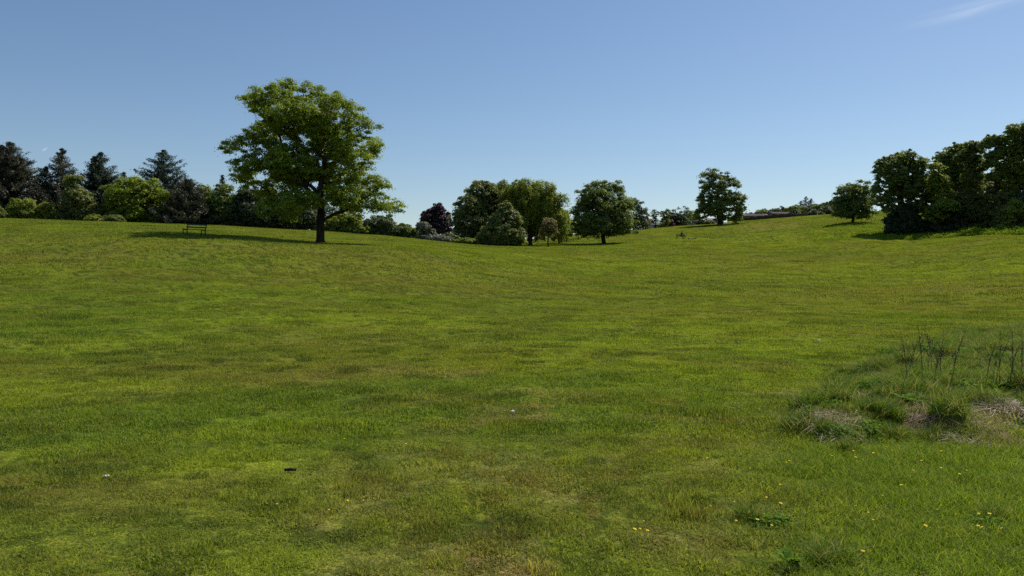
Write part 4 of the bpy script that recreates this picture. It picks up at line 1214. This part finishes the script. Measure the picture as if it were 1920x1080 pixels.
for px, py, D, rz, lb, pk in ((1291.5, 451, 134, 3.3, 'left one of the black crows on the grass below the person', True), (1298, 451, 134, .2, 'middle black crow on the grass below the person', True),
                          (1303, 450.5, 134.4, -.3, 'right hand black crow on the grass below the person', False),):
    bird(lb, foot(px, D), rz, 1.15, peck=pk)
bird('small black bird on the shaded grass left of the sycamore trunk', foot(529, 70), .4, .55, 'blackbird', 'bird')
bird('small black bird on the grass right of the sycamore trunk', foot(641, 70), 2.8, .5, 'blackbird', 'bird')
bird('lone crow on the grass below the pale dry patch', foot(1404, 176), .3, 1.2, 'crow', 'bird')

# ---------------------------------------------------------------- houses beyond the hill
M['rooftile'] = plain_mat('brown_roof_tile', (.080, .064, .054), (.125, .10, .086), 3, 1, .4, (1, 1, 4), spec=.02)
M['greyroof'] = plain_mat('grey_roof_tile', (.10, .10, .105), (.16, .155, .16), 3, .85, .4, (1, 1, 4))
M['blueroof'] = plain_mat('blue_grey_sheet_roof', (.045, .06, .085), (.07, .085, .11), 1, .5, .1)
M['render'] = plain_mat('pale_render', (.42, .40, .37), (.52, .50, .46), 1, .9, .1)
M['stone'] = plain_mat('grey_brown_stone', (.10, .085, .070), (.17, .14, .12), 2, 1, .4, spec=.02)
M['whitewood'] = plain_mat('white_painted_board', (.7, .7, .68), (.8, .8, .78), 4, .6, .05)
M['glass'] = plain_mat('window_glass', (.02, .025, .03), (.03, .035, .04), 1, .1, 0, spec=.6)
def house(label, px0, px1, ridge_y, eave_y, D, roof='rooftile', wall='stone', depth=7, rz=0, gable='x', chim=True, verge=False, hip=0.0):
    a, b = at(px0, eave_y, D), at(px1, eave_y, D)
    cx = (a[0] + b[0]) / 2; L = abs(b[0] - a[0])
    zr = at(cx / D * F + 960, ridge_y, D)[2]; ze = a[2]
    z0 = H(cx, D) - .3
    ze = max(ze, z0 + 1.5)
    zr = max(zr, ze + .8)
    root = empty('house', (cx, D, z0), label, 'house', rz=rz)
    hw, hd = L / 2, depth / 2
    he, hr = ze - z0, zr - z0
    wx, wd = hw - .3, hd - .35
    # walls with gable ends
    V = [(-wx, -wd, 0), (wx, -wd, 0), (wx, wd, 0), (-wx, wd, 0), (-wx, -wd, he), (wx, -wd, he), (wx, wd, he), (-wx, wd, he), (-wx, 0, hr - .2), (wx, 0, hr - .2)]
    Fc = [(0, 1, 5, 4), (2, 3, 7, 6), (1, 2, 6, 9, 5), (3, 0, 4, 8, 7), (0, 3, 2, 1)]
    link('wall', mesh_from('wall', V, faces=Fc, mat=M[wall]), root)
    h_ = hip * hw
    V, Fc = [], []
    for sgn in (-1, 1):
        n = len(V)
        V += [(-hw, sgn * hd, he - .12), (hw, sgn * hd, he - .12), (hw - h_, 0, hr), (-hw + h_, 0, hr),
              (-hw, sgn * hd, he - .24), (hw, sgn * hd, he - .24), (hw - h_, 0, hr - .14), (-hw + h_, 0, hr - .14)]
        Fc += [(n, n + 1, n + 2, n + 3), (n + 4, n + 7, n + 6, n + 5), (n, n + 4, n + 5, n + 1), (n + 1, n + 5, n + 6, n + 2), (n + 3, n + 7, n + 4, n)]
    ro = link('roof', mesh_from('roof', V, faces=Fc, mat=M[roof]), root)
    if verge:
        for sx in (-1, 1):
            sl = math.atan2(hr - he, hd); ln = math.hypot(hr - he, hd)
            box_obj('verge_board', [((sx * (hw + .05), sy * -hd / 2, (he + hr) / 2 - .14), (.08, ln, .22), rotx(sy * sl)) for sy in (-1, 1)], M['whitewood'], ro)
    if chim:
        ch = box_obj('chimney', [((wx * .5, 0, hr + .25), (.8, .55, 1.3))], M['stone'], ro)
        box_obj('chimney_pot', [((wx * .5 - .2, 0, hr + 1.05), (.2, .2, .3)), ((wx * .5 + .2, 0, hr + 1.05), (.2, .2, .3))], M['rooftile'], ch)
    k = max(1, int(L / 4))
    for i in range(k):
        x = -wx + (i + .5) * 2 * wx / k
        f = box_obj('window', [((x, -wd - .02, he * .55), (1.2, .08, 1.1))], M['whitewood'], root)
        box_obj('pane', [((x, -wd - .07, he * .55), (1.0, .03, .9))], M['glass'], f)
    return root
house('low building with blue grey sheet roof on the skyline right of the dome tree', 1213, 1237, 422.5, 426, 232, 'blueroof', 'render', 8, chim=False)
house('brown roofed bungalow with pale gable board left of the ragged tree', 1285, 1320, 413, 422, 236, 'rooftile', 'stone', 9, R(-25), verge=True, chim=False)
house('grey roofed bungalow half hidden behind the ragged tree', 1318, 1348, 409, 418, 240, 'greyroof', 'render', 8, R(18), verge=True, chim=False)
house('long low brown roof right of the ragged tree with a white board at its end', 1391, 1434, 404, 412, 234, 'rooftile', 'stone', 8, chim=False, verge=True)
house('longer brown roof below the far shrubs ending in a grey gable', 1437, 1487, 401.5, 410, 236, 'rooftile', 'stone', 8, R(8), chim=False, hip=.12)
house('small pale roofed house almost hidden above the right brown roof', 1452, 1464, 402, 405, 262, 'greyroof', 'render', 7, chim=False)
house('white roofed house glimpsed between the far bushes on the right skyline', 1532, 1544, 389, 393, 275, 'greyroof', 'render', 8, chim=False)
house('pale low building seen under the branches left of the dome tree trunk', 1083, 1110, 436, 441, 236, 'greyroof', 'render', 8, chim=False)
house('grey building seen under the branches right of the dome tree trunk', 1138, 1168, 431, 436, 240, 'greyroof', 'stone', 8, chim=False)
def fence(label, px0, px1, D0, D1, h, mat):
    a, b = foot(px0, D0), foot(px1, D1)
    root = empty('garden_fence', a, label, 'fence')
    n = max(3, int(np.linalg.norm(b - a) / 2))
    pts = [a + (b - a) * i / n for i in range(n + 1)]
    for p in pts: p[2] = H(p[0], p[1])
    pan = []
    for i in range(n):
        m = (pts[i] + pts[i + 1]) / 2 - a; d = pts[i + 1] - pts[i]; L = math.hypot(d[0], d[1]); an = math.atan2(d[1], d[0])
        rt = [[math.cos(an), -math.sin(an), 0], [math.sin(an), math.cos(an), 0], [0, 0, 1]]
        pan.append(((m[0], m[1], m[2] + h / 2), (L - .1, .05, h), rt))
    box_obj('panel', pan, mat, root)
    for p in pts:
        q = p - a
        box_obj('post', [((q[0], q[1], q[2] + h / 2 - .1), (.1, .1, h + .3))], M['deadstem'], root)
M['fencewood'] = plain_mat('brown_fence_board', (.055, .038, .028), (.10, .07, .052), 5, .85, .2, (4, 4, .5))
fence('brown board fence along the foot of the long brown roofs', 1392, 1490, 222, 216, 1.1, M['fencewood'])
fence('short pale wooden fence left of the sage bush on the skyline', 1494, 1514, 216, 215, .9, M['stone'])

# ---------------------------------------------------------------- small plants in the unmown grass
M['petal'] = plain_mat('yellow_petal', (.80, .60, .01), (.90, .72, .03), 40, .7, 0)
M['stem'] = plain_mat('green_stem', (.06, .11, .02), (.09, .14, .03), 40, .7, 0)
def flower_meshes():
    # buttercup/dandelion head: two rings of petals round a centre
    V, Fc = [], []
    for ring, (n, rr, zz) in enumerate(((11, .017, .003), (8, .011, .007))):
        for k in range(n):
            a = 2 * math.pi * k / n + ring * .3; w = .8 * math.pi / n
            b = len(V)
            V += [(0, 0, zz * .3), (math.cos(a - w) * rr * .75, math.sin(a - w) * rr * .75, zz), (math.cos(a) * rr, math.sin(a) * rr, zz * 1.1), (math.cos(a + w) * rr * .75, math.sin(a + w) * rr * .75, zz)]
            Fc.append((b, b + 1, b + 2, b + 3))
    head = mesh_from('flower_head', V, faces=Fc, mat=M['petal'])
    Vt, Q = tube([(0, 0, 0), (.006, .002, -.06), (.0, 0, -.14)], [.0016, .0018, .002], 5)
    return head, mesh_from('stem', Vt, quads=Q, mat=M['stem'])
FH, FS = flower_meshes()
fl0 = link('yellow_flower', None)
link('flower_head', FH, fl0); link('stem', FS, fl0)
proto = list(fl0.children)
def place_flower(x, y, up, label, group, first=[True]):
    o = fl0 if first[0] else fl0.copy()
    if not first[0]:
        COL.objects.link(o)
        for ch in proto:
            c = ch.copy(); COL.objects.link(c); c.parent = o
    first[0] = False
    o.location = (x, y, H(x, y) + up)
    r_ = random.Random(int(x * 1000)); s = r_.uniform(.35, .75)
    o.scale = (s, s, s)
    o.rotation_euler = (r_.uniform(.1, .6), r_.uniform(-.3, .3), r_.uniform(0, 6))
    o['label'], o['group'], o['category'] = label, group, 'flower'
FL = [(1600, 858), (1603, 866), (1597, 868), (1627, 860), (1637, 862), (1672, 857), (1680, 866), (1604, 870), (1560, 868), (1595, 840), (1610, 838), (1662, 850), (1728, 877), (1710, 900), (1712, 896),
      (1765, 858), (1828, 868), (1850, 886), (1397, 853), (1407, 891), (1430, 920), (1463, 925), (1387, 948), (1377, 958), (1437, 950), (1464, 961), (1423, 974), (1432, 983), (1448, 984), (1404, 980), (1420, 994),
      (1430, 994), (1447, 1005), (1454, 978), (1380, 996), (1604, 967), (1628, 979), (1637, 994), (1604, 995), (1735, 1006), (1744, 1010), (1761, 1009), (1757, 974), (1792, 983), (1764, 966), (1835, 982), (1855, 982),
      (1842, 994), (1858, 999), (1825, 1013), (1834, 1007), (1841, 1009), (1878, 1012), (1618, 1057), (1655, 947), (1332, 967), (1317, 955), (1757, 923), (1764, 891), (1813, 897), (1799, 904), (1900, 915), (1326, 872),
      (1480, 878), (1475, 880), (1500, 935), (1540, 900), (1690, 925)]
for px, py in FL:
    p = ground_at(px, py + 6, 2.5, 40)
    place_flower(p[0], p[1], .085, 'small yellow flower among the longer grass at the lower right', 'yellow flowers in the longer grass')
FL2 = [(520, 955), (500, 955), (617, 967), (626, 965), (652, 949), (761, 839), (670, 842), (646, 830), (1200, 1003), (1207, 988), (1214, 1006), (1190, 1004), (784, 873), (901, 868), (1246, 851), (1100, 700), (100, 1010), (1160, 960)]
for px, py in FL2:
    p = ground_at(px, py + 1, 2.5, 40)
    place_flower(p[0], p[1], .04, 'tiny yellow flower in the short mown turf', 'yellow flowers in the mown turf')

# dead dock stalks and green dock clumps
def dock_stalk(seed):
    r = np.random.default_rng(seed)
    h = r.uniform(.55, .85)
    st = Acc()
    lean = r.normal(size=2) * .12
    def pt(s): return np.array([lean[0] * s * s, lean[1] * s * s, h * s])
    V, Q = tube([pt(s) for s in (0, .3, .6, 1)], [.0040, .0036, .0028, .0015], 4); st.add(V, Q)
    sd_ = Acc()
    n = 60
    s = r.uniform(.35, 1, n); c = np.array([pt(q) for q in s])
    br = [(r.uniform(.35, .7), r.random() * 6.28, r.uniform(.06, .16)) for _ in range(5)]
    for b0, az, L in br:
        a = pt(b0); e = a + np.array([math.cos(az) * L * .5, math.sin(az) * L * .5, L * 1.2])
        V, Q = tube([a, (a + e) / 2 + np.array([math.cos(az), math.sin(az), 0]) * .01, e], [.0022, .0018, .001], 4); st.add(V, Q)
        t = r.random(22)[:, None]; c = np.vstack([c, a + (e - a) * t])
    V, Q = leaf_quads(c + r.normal(size=c.shape) * .005, r.normal(size=c.shape), .010, r, .9)
    sd_.add(V, Q)
    return st.mesh('stalk', M['deadstem']), sd_.mesh('seed_heads', M['deadstem'])
docks = [dock_stalk(300 + k) for k in range(5)]
DS = [(1700, 722), (1704, 715), (1748, 718), (1752, 722), (1757, 716), (1762, 722), (1768, 718), (1776, 714), (1786, 722), (1740, 712), (1862, 732), (1868, 722), (1874, 730), (1893, 728), (1898, 722), (1905, 736), (1690, 745), (1730, 730), (1850, 722), (1916, 728)]
for k, (px, py) in enumerate(DS):
    p = ground_at(px, py, 2.5, 40)
    r_ = random.Random(k)
    left = px < 1800
    root = link('dock_stalk', None, None, p, r_.uniform(0, 6), label='dead brown dock stalk in the %s cluster of the rough patch' % ('left' if left else 'right'), category='plant',
                group='dead dock stalks in the %s cluster' % ('left' if left else 'right'))
    s = r_.uniform(.6, 1.1); root.scale = (s, s, s)
    a, b = docks[k % 5]
    link('stalk', a, root); link('seed_heads', b, root)
def dock_clump(seed):
    r = np.random.default_rng(seed); V, Q, n, tn = [], [], 0, []
    for k in range(16):
        az = r.random() * 6.28; L = r.uniform(.14, .26); w = r.uniform(.03, .045); up = r.uniform(.5, 1.3)
        rows = []
        for i, s in enumerate((0, .25, .5, .75, 1)):
            wd = w * (.25, .9, 1, .7, .05)[i]
            x = L * s * math.cos(up * .6); z = L * (s * math.sin(up) - .5 * s * s * .8)
            for sg in (-1, 0, 1):
                rows.append((x * math.cos(az) - sg * wd * math.sin(az), x * math.sin(az) + sg * wd * math.cos(az), z + abs(sg) * wd * .35))
        V += rows
        for i in range(4):
            for j in range(2):
                Q.append((n + i * 3 + j, n + i * 3 + j + 1, n + i * 3 + 4 + j, n + i * 3 + 3 + j)); tn.append(r.random())
        n += 15
    return mesh_from('dock_leaves', V, quads=Q, mat=M['dockleaf'], attrs={'tint': ('FACE', tn)}, smooth=True)
dl = [dock_clump(400 + k) for k in range(3)]
for k, (px, py, lb) in enumerate([(1703, 762, 'bright green broad leaved dock in the middle of the rough patch'), (1770, 718, 'broad leaved dock at the foot of the left stalk cluster'),
                                  (1735, 712, 'broad leaved dock behind the left stalk cluster'), (1870, 735, 'broad leaved dock at the foot of the right stalk cluster'),
                                  (1820, 735, 'broad leaved dock between the two stalk clusters'), (1480, 1066, 'dark green broad leaved dock near the bottom edge')]):
    p = ground_at(px, py, 2.5, 40)
    link('dock_plant', dl[k % 3], None, p + np.array([0, 0, .03]), k * 1.3, label=lb, category='plant').scale = [.55 if py > 1000 else 1.0] * 3

# ---------------------------------------------------------------- litter, stick
M['paper'] = plain_mat('white_paper', (.75, .75, .76), (.85, .85, .86), 20, .7, .3)
M['wood'] = plain_mat('pale_wood_chip', (.45, .36, .25), (.6, .5, .38), 20, .8, .3)
M['burnt'] = plain_mat('dark_stick_bark', (.015, .011, .008), (.04, .03, .02), 30, .9, .5)
def crumple(name, label, cat, px, py, sx, sy, sz, mat, seed):
    r = np.random.default_rng(seed)
    import bmesh
    bm = bmesh.new(); bmesh.ops.create_icosphere(bm, subdivisions=3, radius=.5)
    for v in bm.verts:
        f = .65 + .6 * r.random()
        v.co = Vector((v.co.x * sx * f, v.co.y * sy * f, v.co.z * sz * f))
    me = bpy.data.meshes.new(name); bm.to_mesh(me); bm.free(); me.materials.append(M[mat])
    p = ground_at(px, py, 2.5, 60)
    link(name, me, None, p + np.array([0, 0, .03]), .5, label=label, category=cat)
crumple('paper_scrap', 'crumpled white paper scrap on the pale dry patch of turf', 'litter', 961, 776, .045, .03, .03, 'paper', 1)
crumple('wood_chip', 'pale wood chip lying on the grass at the lower left', 'wood chip', 199, 899, .05, .03, .02, 'wood', 2)
crumple('paper_scrap', 'tiny white scrap on the grass left of the rough patch', 'litter', 1535, 641, .06, .05, .05, 'paper', 3)
p = ground_at(545, 888, 2.5, 60)
V, Q = tube([(-.052, 0, .030), (-.048, 0, .032), (0, .006, .034), (.042, 0, .032), (.048, 0, .030)], [.004, .013, .014, .012, .003], 8)
link('stick', mesh_from('stick', V, quads=Q, mat=M['burnt'], smooth=True), None, p, .1, label='short dark stick lying on the grass in the left foreground', category='stick')
